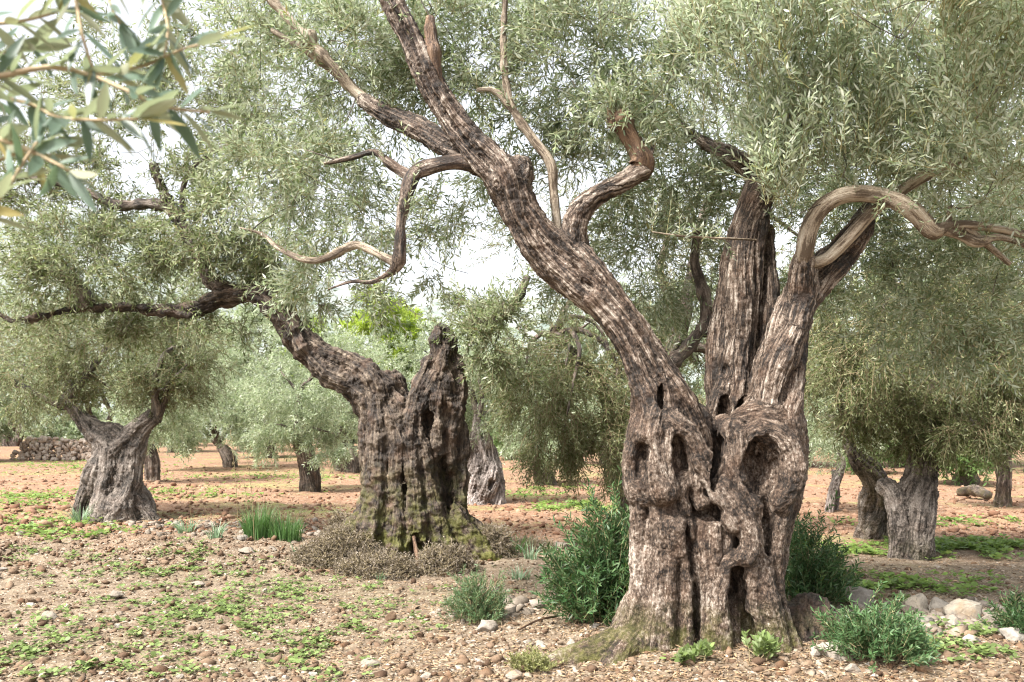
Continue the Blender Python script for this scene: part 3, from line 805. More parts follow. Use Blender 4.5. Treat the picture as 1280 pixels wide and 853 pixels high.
    # crown
    r = RS(101)
    up = pxblobs([(1090, 60, 5.2, 180, 110, .9, 1.3, 1.4), (1215, 120, 4.9, 90, 120, .8, .8, 1.1), (960, 70, 5.4, 120, 110, .7, 1.0, 1.4), (978, 215, 5.3, 28, 95, .12, .34, 2.2), (1060, 190, 5.35, 80, 80, .3, .4, 1.5),
                  (1235, 30, 4.8, 90, 80, .8, .6, 1.1), (1170, 190, 5.9, 120, 80, .5, .6, 1.2), (1255, 215, 4.9, 40, 60, .4, .2, 1.0), (1120, 20, 4.2, 120, 50, .4, .35, 1.2)])
    Pp, Dd = seed_twigs(r, up, int(2700 * DENS), per=6, cl=.16)
    ch = foliage(r, Pp, Dd, (.24, .52), 11, (.042, .075), .2, .02, 'hex', updir=.4, lmat=3)
    bl = pxblobs([(790, 70, 5.9, 140, 110, .5, 1.1, .5), (850, 220, 7.0, 130, 110, .6, 1.3, .2), (690, 90, 6.4, 110, 110, .5, .9, .4),
                  (600, 60, 6.5, 110, 90, .5, .6, .3), (1190, 400, 6.8, 110, 60, .6, .7, -.1), (1100, 190, 6.9, 180, 120, .5, 1.3, .4), (1150, 260, 7.2, 130, 90, .5, 1.1, .2), (740, 190, 6.7, 70, 80, .4, .5, .2),
                  (800, 330, 7.3, 110, 80, .6, .8, -.2), (1240, 300, 6.8, 80, 60, .5, .6, .1), (1050, 300, 7.3, 60, 120, .5, .6, 0)])
    Pp, Dd = seed_twigs(r, bl, int(4700 * DENS), per=9, cl=.15)
    ch += foliage(r, Pp, Dd, (.20, .38), 9, (.048, .075), .21, .08, 'hex', updir=.5)
    bl = bl + up
    bl2 = pxblobs([(440, 110, 6.7, 110, 110, .5, 1.0, -.2), (390, 250, 6.8, 90, 90, .5, .9, -.5), (520, 90, 6.6, 80, 100, .4, .5, -.1), (560, 300, 6.5, 60, 60, .4, .25, -.5), (600, 250, 7.2, 60, 80, .5, .35, -.3), (480, 20, 6.6, 130, 60, .6, .5, 0), (330, 60, 6.8, 70, 80, .5, .4, -.1), (440, 340, 6.6, 90, 40, .4, .4, -.3), (420, 55, 6.0, 80, 40, .22, .4, .3), (365, 200, 6.2, 80, 60, .3, .45, .1), (470, 285, 6.3, 46, 36, .2, .2, 0), (540, 25, 6.0, 60, 30, .2, .25, .4)])
    P2, D2 = seed_twigs(r, bl2, int(1900 * DENS), per=8, cl=.14)
    ch += foliage(r, P2, D2, (.20, .36), 9, (.05, .075), .22, .14, 'quad')
    pa = np.array(PATHS[t.name]); pa = pa[(pa[:, 1] > 5.0)]; pa = pa[r.randint(0, len(pa), 300)]
    ch += foliage(r, pa + r.normal(size=pa.shape) * .015, nrm(r.normal(size=pa.shape) * .6 + [0, 0, .7]), (.12, .34), 8, (.04, .065), .2, .05, 'hex', updir=.4)
    ch += limblets(r, bl + bl2, PATHS[t.name], 280, .015, mat=2)
    build('crown', ch, [L_MAIN, STEMG, B_FAR, L_SILV], t)
main_tree()

# ------------------------------------------------------------------ the mossy tree in the middle distance
def mid_tree():
    Y0 = 9.5
    t = thing('olive_tree', 'dark mossy olive tree with deep fluted trunk and one limb reaching left', 'tree', W(515, 690, Y0), OLG)
    s = SDF((-6.4, 8.5, -0.15), (1.2, 10.7, 5.0), 0.0215)
    def P(l, k=.05):
        w = lambda y: .84 + .16 * float(sst((y - 630) / 60.)) if y > 495 else .84 + .16 * float(sst((500 - y) / 40.))
        s.strand(px_path([(514 + (x - 514) * w(y), y, d, q * (.9 if y < 660 else 1)) for x, y, d, q in l], Y0), k, .08)
    def R(l, **kw):
        rope(s, px_path(l, Y0), **kw); remember(t, px_path(l, Y0), .55)
    P([(500, 760, .1, 60), (500, 660, .1, 44), (497, 590, .1, 44), (490, 530, .1, 40), (478, 490, .08, 32)], .06)
    P([(545, 760, .1, 52), (543, 640, .1, 31), (546, 570, .08, 32), (548, 510, .08, 29), (553, 465, .08, 22), (552, 430, .08, 15)], .06)
    # left limb
    R([(486, 545, .0, 30), (472, 502, 0, 32), (449, 476, 0, 28), (418, 460, 0, 24), (388, 440, 0, 20), (364, 412, 0, 17), (346, 388, 0, 15), (330, 370, .05, 14), (300, 366, .1, 13), (272, 374, .15, 13), (243, 388, .2, 12), (205, 386, .25, 8), (150, 384, .3, 6), (102, 386, .3, 5), (62, 394, .3, 5), (24, 402, .3, 4), (-20, 388, .3, 3)],
      n=6, spread=.56, rad=.45, twist=.6, k=.018, seed=21, core=.64)
    R([(300, 366, .1, 12), (272, 358, .12, 11), (256, 335, .15, 10), (240, 302, .2, 9), (218, 268, .25, 8), (204, 240, .3, 6), (192, 205, .35, 5)], n=4, spread=.5, rad=.55, k=.02, seed=22)
    # right limb with a broken top
    R([(558, 580, .05, 22), (560, 530, .05, 22), (561, 490, .05, 21), (558, 460, .05, 19), (555, 440, .05, 18), (553, 422, .05, 15), (550, 410, .05, 11)], n=5, spread=.6, rad=.5, twist=.6, k=.025, seed=23)
    # fluted columns
    for l in [[(452, 472, -.12, 11), (460, 500, -.25, 13), (464, 550, -.32, 17), (464, 600, -.36, 18), (458, 650, -.42, 22), (445, 720, -.5, 26)],
              [(468, 486, -.12, 10), (483, 520, -.3, 12), (494, 555, -.36, 15), (494, 600, -.4, 14), (492, 650, -.45, 15), (486, 730, -.5, 20)],
              [(449, 500, -.05, 12), (452, 560, -.08, 14), (455, 620, -.15, 14), (436, 672, -.3, 20), (396, 715, -.35, 20)],
              [(535, 455, -.05, 9), (524, 490, -.15, 13), (513, 535, -.3, 12), (514, 590, -.38, 13), (520, 640, -.42, 15), (520, 720, -.48, 18)],
              [(546, 470, -.15, 9), (531, 505, -.2, 9), (525, 535, -.28, 9), (530, 560, -.32, 10), (540, 600, -.33, 10), (548, 650, -.35, 14), (560, 720, -.4, 20)],
              [(556, 440, -.1, 9), (550, 500, -.18, 9), (551, 540, -.2, 10), (556, 590, -.2, 13), (572, 640, -.22, 16), (600, 690, -.25, 18), (630, 720, -.25, 14)],
              [(573, 460, 0, 9), (576, 520, 0, 11), (566, 580, .05, 13), (568, 635, .05, 14), (600, 675, 0, 20), (645, 710, 0, 15)],
              [(482, 492, -.15, 11), (500, 515, -.22, 11), (503, 560, -.24, 10)],
              [(588, 540, .05, 12), (585, 590, .0, 13), (582, 630, -.05, 14), (588, 670, -.1, 15), (610, 700, -.1, 14)],
              [(470, 640, -.35, 20), (440, 690, -.5, 22), (400, 715, -.55, 16), (370, 730, -.5, 10)]]:
        P(l, .016)
    for px, py, dy, rx, ry, rd, ti in [(535, 527, -.3, 8, 14, .25, 0), (557, 606, -.24, 8, 36, .22, -.15), (505, 600, -.36, 4, 40, .1, -.08), (520, 690, -.55, 10, 22, .2, 0), (510, 474, -.05, 6, 18, .4, -.1)]:
        Y = Y0 + dy; s.carve(W(px, py, Y), (rx / F * Y, rd, ry / F * Y), .04, ti)
    sculpt('trunk', s, B_MID, t, amp=.018, freq=17, lump=.07, sub=1, seed=5, knob=.009)
    branch(t, [(228, 275, .2, 3.2), (229, 235, .2, 3), (245, 205, .2, 2.7), (280, 184, .2, 2.3), (305, 183, .2, 1.5)], Y0, B_FAR, 'thin shoot bent over in an arch', seed=31)
    branch(t, [(112, 385, .3, 8), (100, 365, .3, 9), (84, 348, .3, 8), (66, 340, .3, 6), (40, 342, .3, 3)], Y0, B_FAR, seed=32)
    branch(t, [(218, 262, .3, 5), (190, 255, .3, 5.5), (150, 257, .3, 5.5), (120, 245, .3, 5), (85, 232, .3, 4.5), (30, 220, .3, 3)], Y0, B_FAR, seed=33)
    branch(t, [(575, 408, .1, 5), (605, 402, .2, 6), (637, 390, .2, 6), (650, 368, .2, 5), (660, 345, .2, 4)], Y0, B_FAR, 'bare grey branch against the sky', seed=34)
    r = RS(202)
    bl = pxblobs([(110, 320, 9.9, 120, 60, .7, 1.1, .1), (300, 270, 9.8, 80, 100, .7, 1.2, .1), (190, 150, 10.1, 150, 90, .8, 1.0, .3), (50, 250, 10.1, 90, 80, .7, .8, .2), (235, 325, 9.7, 50, 30, .3, .3, .1),
                  (335, 325, 9.6, 50, 30, .3, .4, .1), (180, 405, 9.9, 130, 26, .5, .45, -.3), (618, 415, 9.3, 40, 44, .3, .34, -.1), (600, 380, 9.8, 40, 30, .4, .25, .1), (636, 460, 9.4, 34, 30, .3, .16, -.2), (250, 60, 10.2, 140, 70, .8, .7, .3), (360, 180, 10.3, 80, 70, .6, .5, .2), (20, 140, 10.3, 70, 80, .6, .4, .2), (385, 378, 9.6, 30, 16, .2, .14, -.2)])
    Pp, Dd = seed_twigs(r, bl, int(4700 * DENS), per=11, cl=.13)
    ch = foliage(r, Pp, Dd, (.22, .40), 9, (.055, .09), .25, .10, 'quad', stems=True, stemr=.003, updir=.5)
    pa = np.array(PATHS[t.name]); pa = pa[r.randint(0, len(pa), 260)]
    ch += foliage(r, pa + r.normal(size=pa.shape) * .03, nrm(r.normal(size=pa.shape) * .7 + [0, 0, .5]), (.16, .40), 8, (.05, .08), .24, .08, 'quad', stemr=.003)
    ch += limblets(r, bl, PATHS[t.name], 210, .019, mat=2)
    build('crown', ch, [L_MID, STEM, B_FAR], t)
mid_tree()

# ------------------------------------------------------------------ other trees
def far_tree(label, Y0, strands, blobs, leafm, twigs, seed, bark=None, h=.035, leaf=(.07, .10), ropes=True, carve=(), anchors=None, droop=.14, bl_n=24, pairs=9, amp=.022, wid=.22):
    b0 = px_path([strands[0][0]], Y0)[0]
    loc = np.array([b0[0], b0[1], gz(b0[0], b0[1])])
    t = thing('olive_tree', label, 'tree', loc, OLG)
    pp = [px_path(l, Y0) for l in strands]
    allp = np.concatenate(pp); mr = allp[:, 3].max() * 1.5 + .2
    s = SDF(allp[:, :3].min(0) - mr, allp[:, :3].max(0) + mr, h)
    for i, p in enumerate(pp):
        p[0, 2] = min(p[0, 2], loc[2] - .15)
        if ropes: rope(s, p, n=6, spread=.58, rad=.45, twist=.7 / max(1, Y0 / 12), k=h * .7, seed=seed + i, core=.74, step=h * 2.5)
        else: s.strand(p, h * 1.4, h * 2.5)
    for px, py, dy, rx, ry, rd, ti in carve:
        Y = Y0 + dy; s.carve(W(px, py, Y), (rx / F * Y, rd, ry / F * Y), h * 1.5, ti)
    sculpt('trunk', s, bark or B_FAR, t, amp=amp, freq=14, lump=.03, sub=1, seed=seed)
    r = RS(seed)
    if blobs:
        bl = pxblobs(blobs)
        Pp, Dd = seed_twigs(r, bl, int(twigs * DENS), per=9, cl=.14)
        ch = foliage(r, Pp, Dd, (.24, .44), pairs, leaf, wid, droop, 'quad', stems=Y0 < 13, stemr=.004, updir=.5)
        tips = [q for p in pp for q in spline(p, .3)[-3:, :3]]
        ends = [p[-1] for p in pp if p[-1, 2] > loc[2] + .35 * (allp[:, 2].max() - loc[2])]
        for bi, b in enumerate(bl):
            e = np.array(b[0]) + np.array([0, 0, .3 * b[1][2]]); q = min(ends, key=lambda a: np.linalg.norm(a[:3] - e)); L = np.linalg.norm(q[:3] - e)
            if L < .25: continue
            r1 = min(q[3] * .85, .03 + .035 * L); kn = np.cross(e - q[:3], r.normal(size=3)) * .16
            pt = [np.array([*(q[:3] - [0, 0, .12]), r1])] + [np.array([*(q[:3] + (e - q[:3]) * f + kn * math.sin(3.14 * f) + [0, 0, .12 * L * math.sin(3.14 * f)] + r.normal(size=3) * .03 * L), r1 * (1 - .8 * f)]) for f in (.2, .45, .7, 1.0)]
            tips += [v[:3] for v in spline(np.array(pt), .4)[2:]]
            build('branch', tube_chunk(np.array(pt), .1, 7, .16, seed + bi), [bark or B_FAR], t, smooth=True)
        ch += limblets(r, bl, tips, bl_n * 2, .02, .2, mat=2, maxlen=1.5)
        build('crown', ch, [leafm, STEM, bark or B_FAR], t)
    return t

# left edge tree
far_tree('stout grey olive tree with a forked trunk at the left edge', 12.6,
         [[(146, 668, 0, 44), (140, 620, 0, 36), (143, 580, 0, 30), (138, 555, 0, 22), (122, 545, 0, 15), (105, 528, .05, 10), (92, 512, .1, 8), (78, 500, .1, 7)],
          [(150, 660, -.05, 42), (152, 610, -.05, 30), (158, 570, 0, 24), (168, 548, 0, 17), (182, 530, 0, 12), (196, 518, 0, 11)],
          [(175, 668, -.2, 18), (160, 640, -.2, 20), (150, 600, -.15, 18)], [(200, 662, -.2, 9), (182, 645, -.15, 14), (160, 620, -.1, 18)],
          [(112, 660, -.1, 16), (112, 620, -.1, 16), (124, 580, -.05, 14)]],
         [(100, 440, 12.8, 105, 48, 1.1, 1.3, .1), (205, 465, 12.8, 55, 45, .9, .7, -.1), (60, 415, 13, 70, 45, 1, .7, .1), (160, 395, 13, 90, 45, 1, .8, .2), (30, 470, 12.8, 50, 40, .8, .4, -.1), (250, 440, 12.9, 55, 45, .8, .5, -.2), (140, 490, 13.3, 70, 24, .5, .4, 0), (85, 485, 12.7, 26, 16, .3, .2, .3), (205, 492, 12.4, 36, 26, .4, .4, .1), (232, 462, 12.4, 36, 30, .4, .35, 0)],
         L_MID, 2900, 303, B_GREY, h=.028, leaf=(.05, .08), carve=[(135, 600, -.5, 6, 22, .2, 0), (160, 610, -.5, 5, 25, .2, 0)])
# right pair
far_tree('split olive tree on the right, one half leaning, the pale half upright', 10.4,
         [[(1140, 712, -.55, 28), (1140, 670, -.5, 24), (1146, 630, -.45, 25), (1151, 598, -.4, 20), (1149, 570, -.4, 17), (1146, 555, -.4, 12)],
          [(1120, 690, -.6, 12), (1124, 650, -.55, 13), (1118, 620, -.4, 13), (1106, 606, -.2, 12)],
          [(1158, 700, -.5, 12), (1156, 650, -.5, 12), (1162, 605, -.45, 12), (1163, 575, -.4, 9)],
          [(1092, 672, 1.2, 24), (1094, 640, 1.0, 20), (1098, 612, .8, 17), (1084, 588, .6, 15), (1070, 572, .5, 11), (1060, 552, .5, 7), (1064, 540, .5, 5)],
          [(1110, 665, 1.1, 12), (1108, 635, .9, 13), (1104, 610, .6, 13)]],
         [(1170, 430, 9.9, 110, 80, 1.0, 1.6, -.5), (1080, 470, 9.7, 60, 60, .7, .9, -.6), (1240, 480, 9.6, 70, 60, .7, 1.1, -.7), (1160, 340, 10.4, 130, 70, 1.1, 1.0, .1), (1255, 380, 10, 70, 80, .9, .8, -.2), (1050, 400, 10.4, 50, 70, .8, .5, -.3), (1130, 510, 9.8, 60, 28, .5, .4, -.4), (1215, 535, 9.4, 46, 26, .4, .4, -.5), (1150, 548, 10.1, 34, 18, .3, .25, -.2), (1075, 530, 10.6, 30, 24, .4, .25, -.2), (1270, 300, 10.4, 70, 70, .8, .5, 0)],
         L_DARK, 5200, 404, B_GREY, h=.022, leaf=(.05, .078), carve=[(1140, 640, -.7, 4, 22, .15, 0)], bl_n=40)
# tree hidden behind the great trunk, its foliage hanging on both sides
far_tree('olive tree behind the great trunk, only a dark sliver of its stem showing', 11.2,
         [[(784, 660, 0, 14), (782, 630, 0, 12), (776, 600, 0, 11), (770, 582, .05, 9), (768, 540, .1, 9), (750, 480, .1, 8), (715, 440, .1, 6), (690, 410, .1, 5)],
          [(786, 650, .1, 14), (800, 560, .1, 14), (820, 480, .2, 12), (850, 420, .3, 10)]],
         [(700, 500, 10.6, 75, 70, .8, 1.5, -.7), (740, 560, 10.5, 40, 40, .5, .5, -.9), (660, 470, 10.9, 50, 50, .6, .6, -.6), (740, 420, 11.2, 60, 60, .8, .6, -.2), (850, 400, 11.5, 80, 90, 1, .9, -.1), (700, 545, 10.5, 40, 40, .4, .4, -.9), (770, 480, 10.9, 30, 70, .5, .5, -.7), (690, 300, 12.3, 100, 60, 1, .4, .1), (830, 300, 12, 110, 80, 1, .8, .1), (1010, 330, 12, 60, 130, 1, .8, -.2), (870, 470, 11.5, 20, 60, .5, .25, -.3), (1015, 480, 11.8, 26, 60, .5, .3, -.5)],
         L_DARK, 3300, 505, B_FAR, h=.03, leaf=(.05, .078), bl_n=34)
# slim dark trunk left of the mossy tree
far_tree('slim dark olive tree with a knotted upright trunk left of the mossy tree', 18.5,
         [[(388, 624, 0, 15), (386, 600, 0, 12), (382, 572, 0, 10), (376, 555, 0, 10), (378, 535, 0, 9), (374, 520, 0, 6), (374, 490, 0, 3)], [(392, 622, 0, 9), (391, 590, 0, 9), (382, 555, 0, 8), (372, 545, 0, 6), (368, 538, 0, 4)]],
         [(400, 500, 18.5, 50, 45, 1.2, 1, -.3), (350, 480, 18.5, 45, 50, 1.2, .8, -.3), (410, 545, 18, 34, 22, .6, .4, -.6), (400, 440, 19, 60, 40, 1.3, .8, .1), (340, 540, 18.2, 30, 30, .6, .4, -.6)],
         L_FAR, 1500, 606, B_FAR, h=.035, leaf=(.08, .12))
# weathered pale trunk
far_tree('bleached pale olive trunk, twisted and narrowing to the top', 17.5,
         [[(606, 632, 0, 28), (606, 600, 0, 24), (603, 570, 0, 18), (600, 545, 0, 12), (600, 525, 0, 9), (599, 515, 0, 6)], [(588, 630, -.1, 11), (594, 600, -.1, 12), (598, 570, -.1, 9)], [(624, 630, -.1, 11), (617, 600, -.1, 12), (606, 565, -.1, 9)], [(578, 612, 0, 5), (584, 620, 0, 6), (594, 612, 0, 8)]],
         [(590, 470, 17.5, 60, 50, 1.2, 1, -.2), (560, 510, 17.8, 40, 30, .8, .5, -.5), (640, 520, 17.6, 40, 40, .8, .6, -.6), (620, 440, 18, 50, 40, 1, .5, .1)],
         L_FAR, 1300, 707, B_PALE, h=.03, leaf=(.08, .12), carve=[(602, 590, -.5, 4, 10, .2, 0), (610, 566, -.4, 3, 8, .2, 0), (597, 566, -.4, 3, 7, .2, 0), (602, 545, -.3, 3, 6, .2, 0), (614, 606, -.5, 4, 9, .2, .3), (594, 612, -.5, 4, 8, .2, -.3)], amp=.04)
# small far trunks
far_tree('low stump-like olive tree far off between the pale trunk and the great tree', 24.0,
         [[(684, 610, 0, 13), (678, 597, 0, 12), (676, 585, 0, 9), (674, 570, 0, 6)], [(690, 608, 0, 7), (684, 594, 0, 7), (676, 586, 0, 6)]],
         [(680, 555, 24, 40, 26, 1.3, 1, -.4), (700, 520, 24.5, 60, 40, 1.6, 1, 0), (650, 540, 24, 30, 30, 1, .6, -.4)], L_FAR, 900, 808, B_FAR, h=.05, leaf=(.11, .16))
far_tree('far olive tree with a short black trunk seen right of the stout grey tree', 30.0,
         [[(288, 588, 0, 8), (284, 574, 0, 7), (278, 563, 0, 6), (272, 552, 0, 4)], [(292, 586, 0, 6), (290, 572, 0, 5), (282, 560, 0, 4)]],
         [(280, 520, 29, 70, 40, 2, 1.2, -.2), (230, 530, 28, 40, 35, 1.4, .7, -.4), (320, 500, 30, 50, 50, 1.6, .8, 0), (250, 460, 31, 70, 40, 2, .8, .1)], L_FAR, 1700, 909, B_FAR, h=.06, leaf=(.12, .18))
far_tree('far olive tree with two spreading grey stems close left of the mossy trunk', 27.0,
         [[(438, 598, 0, 9), (432, 583, 0, 8), (424, 568, 0, 7), (414, 552, 0, 4)], [(426, 592, .5, 6), (420, 575, .5, 5), (412, 562, .5, 4)], [(440, 598, 0, 8), (444, 580, 0, 7), (440, 562, 0, 5)]],
         [(430, 520, 27, 50, 40, 1.8, 1, -.2), (460, 470, 28, 60, 40, 2, .8, .1), (400, 470, 28, 50, 40, 2, .6, .1)], L_FAR, 1200, 1010, B_FAR, h=.06, leaf=(.12, .17))
far_tree('young pale-stemmed olive tree right behind the great trunk', 15.5,
         [[(1036, 645, 0, 6), (1040, 620, 0, 6), (1046, 600, 0, 6), (1052, 580, 0, 5), (1048, 560, 0, 4)], [(1042, 640, .2, 6), (1044, 610, .2, 6), (1042, 585, .2, 4)]],
         [(1040, 530, 15.5, 40, 36, 1, 1, -.3), (1020, 490, 16, 40, 50, 1.2, .8, 0), (1080, 520, 16, 40, 40, 1, .7, -.2)], L_FAR, 900, 1111, B_PALE, h=.03, leaf=(.07, .10))
far_tree('olive tree with a plain upright brown trunk at the right edge', 16.5,
         [[(1254, 648, 0, 10), (1253, 620, 0, 9), (1254, 595, 0, 9), (1256, 570, 0, 8), (1258, 540, 0, 7)], [(1260, 646, 0, 5), (1258, 610, 0, 5), (1258, 570, 0, 5)]],
         [(1250, 510, 16, 50, 40, 1, 1, -.4), (1270, 450, 16.5, 60, 60, 1.3, 1, 0), (1200, 520, 16.5, 40, 36, 1, .7, -.4)], L_DARK, 1200, 1212, B_FAR, h=.035, leaf=(.07, .1))
far_tree('small dark-footed olive tree close behind the stout grey trunk', 22.0,
         [[(194, 582, 0, 7), (190, 568, 0, 7), (184, 556, 0, 5)], [(186, 580, .2, 5), (184, 565, .2, 5), (178, 552, .2, 3)]],
         [(190, 520, 22, 46, 30, 1.4, 1, -.3), (220, 490, 22.5, 50, 40, 1.4, .8, 0)], L_FAR, 800, 1313, B_FAR, h=.05, leaf=(.1, .14))

# trees of the far rows, each with its own trunk and crown
rowr = RS(55)
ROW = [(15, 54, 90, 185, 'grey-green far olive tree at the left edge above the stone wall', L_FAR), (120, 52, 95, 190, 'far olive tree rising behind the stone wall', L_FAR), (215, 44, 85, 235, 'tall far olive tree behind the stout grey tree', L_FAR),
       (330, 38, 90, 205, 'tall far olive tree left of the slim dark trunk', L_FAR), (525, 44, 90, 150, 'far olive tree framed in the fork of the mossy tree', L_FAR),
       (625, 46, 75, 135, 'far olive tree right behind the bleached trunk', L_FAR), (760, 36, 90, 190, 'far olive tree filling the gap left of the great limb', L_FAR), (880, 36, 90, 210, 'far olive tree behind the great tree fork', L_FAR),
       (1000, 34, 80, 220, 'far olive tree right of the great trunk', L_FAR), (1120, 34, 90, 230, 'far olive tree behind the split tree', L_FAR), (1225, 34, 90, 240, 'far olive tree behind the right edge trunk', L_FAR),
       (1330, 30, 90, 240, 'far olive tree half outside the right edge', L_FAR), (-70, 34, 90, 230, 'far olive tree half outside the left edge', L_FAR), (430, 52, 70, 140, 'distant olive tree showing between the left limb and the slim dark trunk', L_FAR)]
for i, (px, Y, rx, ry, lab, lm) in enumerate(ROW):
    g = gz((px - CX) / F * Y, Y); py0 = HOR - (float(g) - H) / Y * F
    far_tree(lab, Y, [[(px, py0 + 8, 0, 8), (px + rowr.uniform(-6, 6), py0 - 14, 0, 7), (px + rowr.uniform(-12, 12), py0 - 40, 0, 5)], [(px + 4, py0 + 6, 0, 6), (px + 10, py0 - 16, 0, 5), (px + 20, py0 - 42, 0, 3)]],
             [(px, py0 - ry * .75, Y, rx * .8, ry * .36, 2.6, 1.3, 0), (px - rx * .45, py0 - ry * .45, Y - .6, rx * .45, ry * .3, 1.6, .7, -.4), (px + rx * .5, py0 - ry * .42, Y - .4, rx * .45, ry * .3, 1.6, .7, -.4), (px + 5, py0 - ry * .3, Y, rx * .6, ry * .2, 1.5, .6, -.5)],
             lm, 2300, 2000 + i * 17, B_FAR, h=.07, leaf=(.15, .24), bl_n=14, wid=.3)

def far_scrub():
    r = RS(88); bl = []
    for k in range(34):
        Y = r.uniform(56, 70); x = -62 + 124 * k / 33 + r.uniform(-1, 1); h = r.uniform(1.2, 2.6)
        bl.append(((x, Y, float(gz(x, Y)) + h * .75), (2.6, 1.6, h), 1.0, .3))
    Pp, Dd = seed_twigs(r, bl, int(7500 * DENS), per=10, cl=.14)
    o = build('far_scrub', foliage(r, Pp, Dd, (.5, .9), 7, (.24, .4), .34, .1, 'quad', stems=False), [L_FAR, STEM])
    props(o, 'grey-green scrub and wood closing the far edge of the grove', kind='stuff')
far_scrub()

def plain_tree(name, cat, label, px, Y, w, top, lm, n, seed, leaf=(.2, .34), group=None):
    x = (px - CX) / F * Y; g = float(gz(x, Y)); ht = H - (top - HOR) / F * Y - g; wr = w / F * Y
    t = thing(name, label, cat, (x, Y, g), group)
    r = RS(seed)
    ch = tube_chunk(np.array([[x, Y, g - .2, .22], [x + .1, Y, g + ht * .4, .15], [x, Y, g + ht * .75, .08], [x, Y, g + ht * .95, .03]]), .3, 8, .1, seed)
    tips = []
    for k in range(9):
        a = r.uniform(0, 6.28); z = g + ht * r.uniform(.3, .75); e = np.array([x + math.cos(a) * wr * .8, Y + math.sin(a) * wr * .8, z + ht * .14]); tips.append(e)
        ch += tube_chunk(np.array([[x, Y, z, .06], [*((e + [x, Y, z]) / 2 + [0, 0, .1]), .045], [*e, .02]]), .3, 5, .1, seed + k)
    build('trunk', ch, [B_FAR], t, smooth=True)
    bl = [((x, Y, g + ht * .72), (wr * .8, wr * .7, ht * .26), 1.2, .3)] + [((e[0], e[1], e[2]), (wr * .4, wr * .4, ht * .12), .5, .3) for e in tips]
    Pp, Dd = seed_twigs(r, bl, int(n * DENS), per=10, cl=.12)
    build('crown', foliage(r, Pp, Dd, (.4, .8), 7, leaf, .35, .1, 'quad', stems=False), [lm, STEM], t)
    return t
plain_tree('pine_tree', 'tree', 'bright yellow-green tree far behind, left of the mossy tree fork', 478, 46, 46, 368, L_YEL, 1300, 71, group='bright trees beyond the grove')
plain_tree('pine_tree', 'tree', 'smaller yellow-green tree at the far left of the bright pair', 405, 50, 34, 400, L_YEL, 800, 72, group='bright trees beyond the grove')
plain_tree('bush', 'bush', 'fresh green bush on the far side between the split tree and the edge trunk', 1205, 24, 38, 552, L_GRN, 700, 73, (.12, .2))
plain_tree('bush', 'bush', 'low fresh green bush far behind the bleached trunk', 636, 40, 26, 540, L_GRN, 400, 74, (.14, .2))
plain_tree('bush', 'bush', 'low green bush far right, behind the young pale-stemmed tree', 1085, 30, 40, 556, L_GRN, 600, 75, (.14, .2))

# ------------------------------------------------------------------ stones
_ico = None
def ico(sub):
    import bmesh
    bm = bmesh.new(); bmesh.ops.create_icosphere(bm, subdivisions=sub, radius=1.0)
    V = np.array([v.co[:] for v in bm.verts]); Fa = np.array([[v.index for v in f.verts] for f in bm.faces]); bm.free()
    return V, Fa

def stone_mat(name, a, b, c, attr=True):
    t = NT(name); pos = t.n('ShaderNodeNewGeometry').outputs['Position']
    n = t.noise(pos, 14, 5, 0.7); n2 = t.noise(pos, 70, 4, 0.7)
    f = t.math('ADD', t.math('MULTIPLY', t.attr('rnd'), 0.5), t.math('MULTIPLY', n, 0.6))
    col = t.ramp(f, [(0.2, a), (0.5, b), (0.85, c)])
    col = t.mix(t.maprange(n2, 0.5, 0.68, 0, .5), col, tuple(x * .5 for x in b))
    col = t.mix(t.maprange(t.noise(pos, 5, 3), 0.56, 0.68, 0, .5), col, (b[0] * 1.15, b[1] * .85, b[2] * .55))
    return t.done(t.pbsdf(col, 0.9, t.bump(n2, 0.5, 0.01), 0.2))
M_PEB = stone_mat('pebble', (0.085, 0.056, 0.036), (0.21, 0.16, 0.115), (0.42, 0.355, 0.285))
M_CLOD = stone_mat('soil_clod', (0.055, 0.032, 0.02), (0.12, 0.077, 0.049), (0.21, 0.148, 0.10))
M_CLODR = stone_mat('red_clod', (0.09, 0.042, 0.026), (0.20, 0.11, 0.068), (0.33, 0.225, 0.155))
M_ROCK = stone_mat('limestone', (0.11, 0.096, 0.078), (0.21, 0.188, 0.16), (0.34, 0.31, 0.275))
M_ROCKW = stone_mat('limestone_pale', (0.13, 0.108, 0.082), (0.23, 0.198, 0.162), (0.37, 0.325, 0.28))
M_ROCKG2 = stone_mat('rubble_stone', (0.09, 0.072, 0.054), (0.20, 0.165, 0.13), (0.33, 0.285, 0.24))
M_ROCKG = stone_mat('limestone_weathered', (0.12, 0.105, 0.08), (0.24, 0.215, 0.18), (0.42, 0.36, 0.28))

def scatter_px(r, n, x0, x1, y0, y1, power=1.0):
    px = r.uniform(x0, x1, n); py = y0 + (y1 - y0) * r.uniform(0, 1, n) ** power
    return ground_at(px, py)

def patch0(r, px, py, rx, ry, n):
    m = r.normal(size=(n, 2)) * .6
    return ground_at(px + m[:, 0] * rx, py + m[:, 1] * ry)

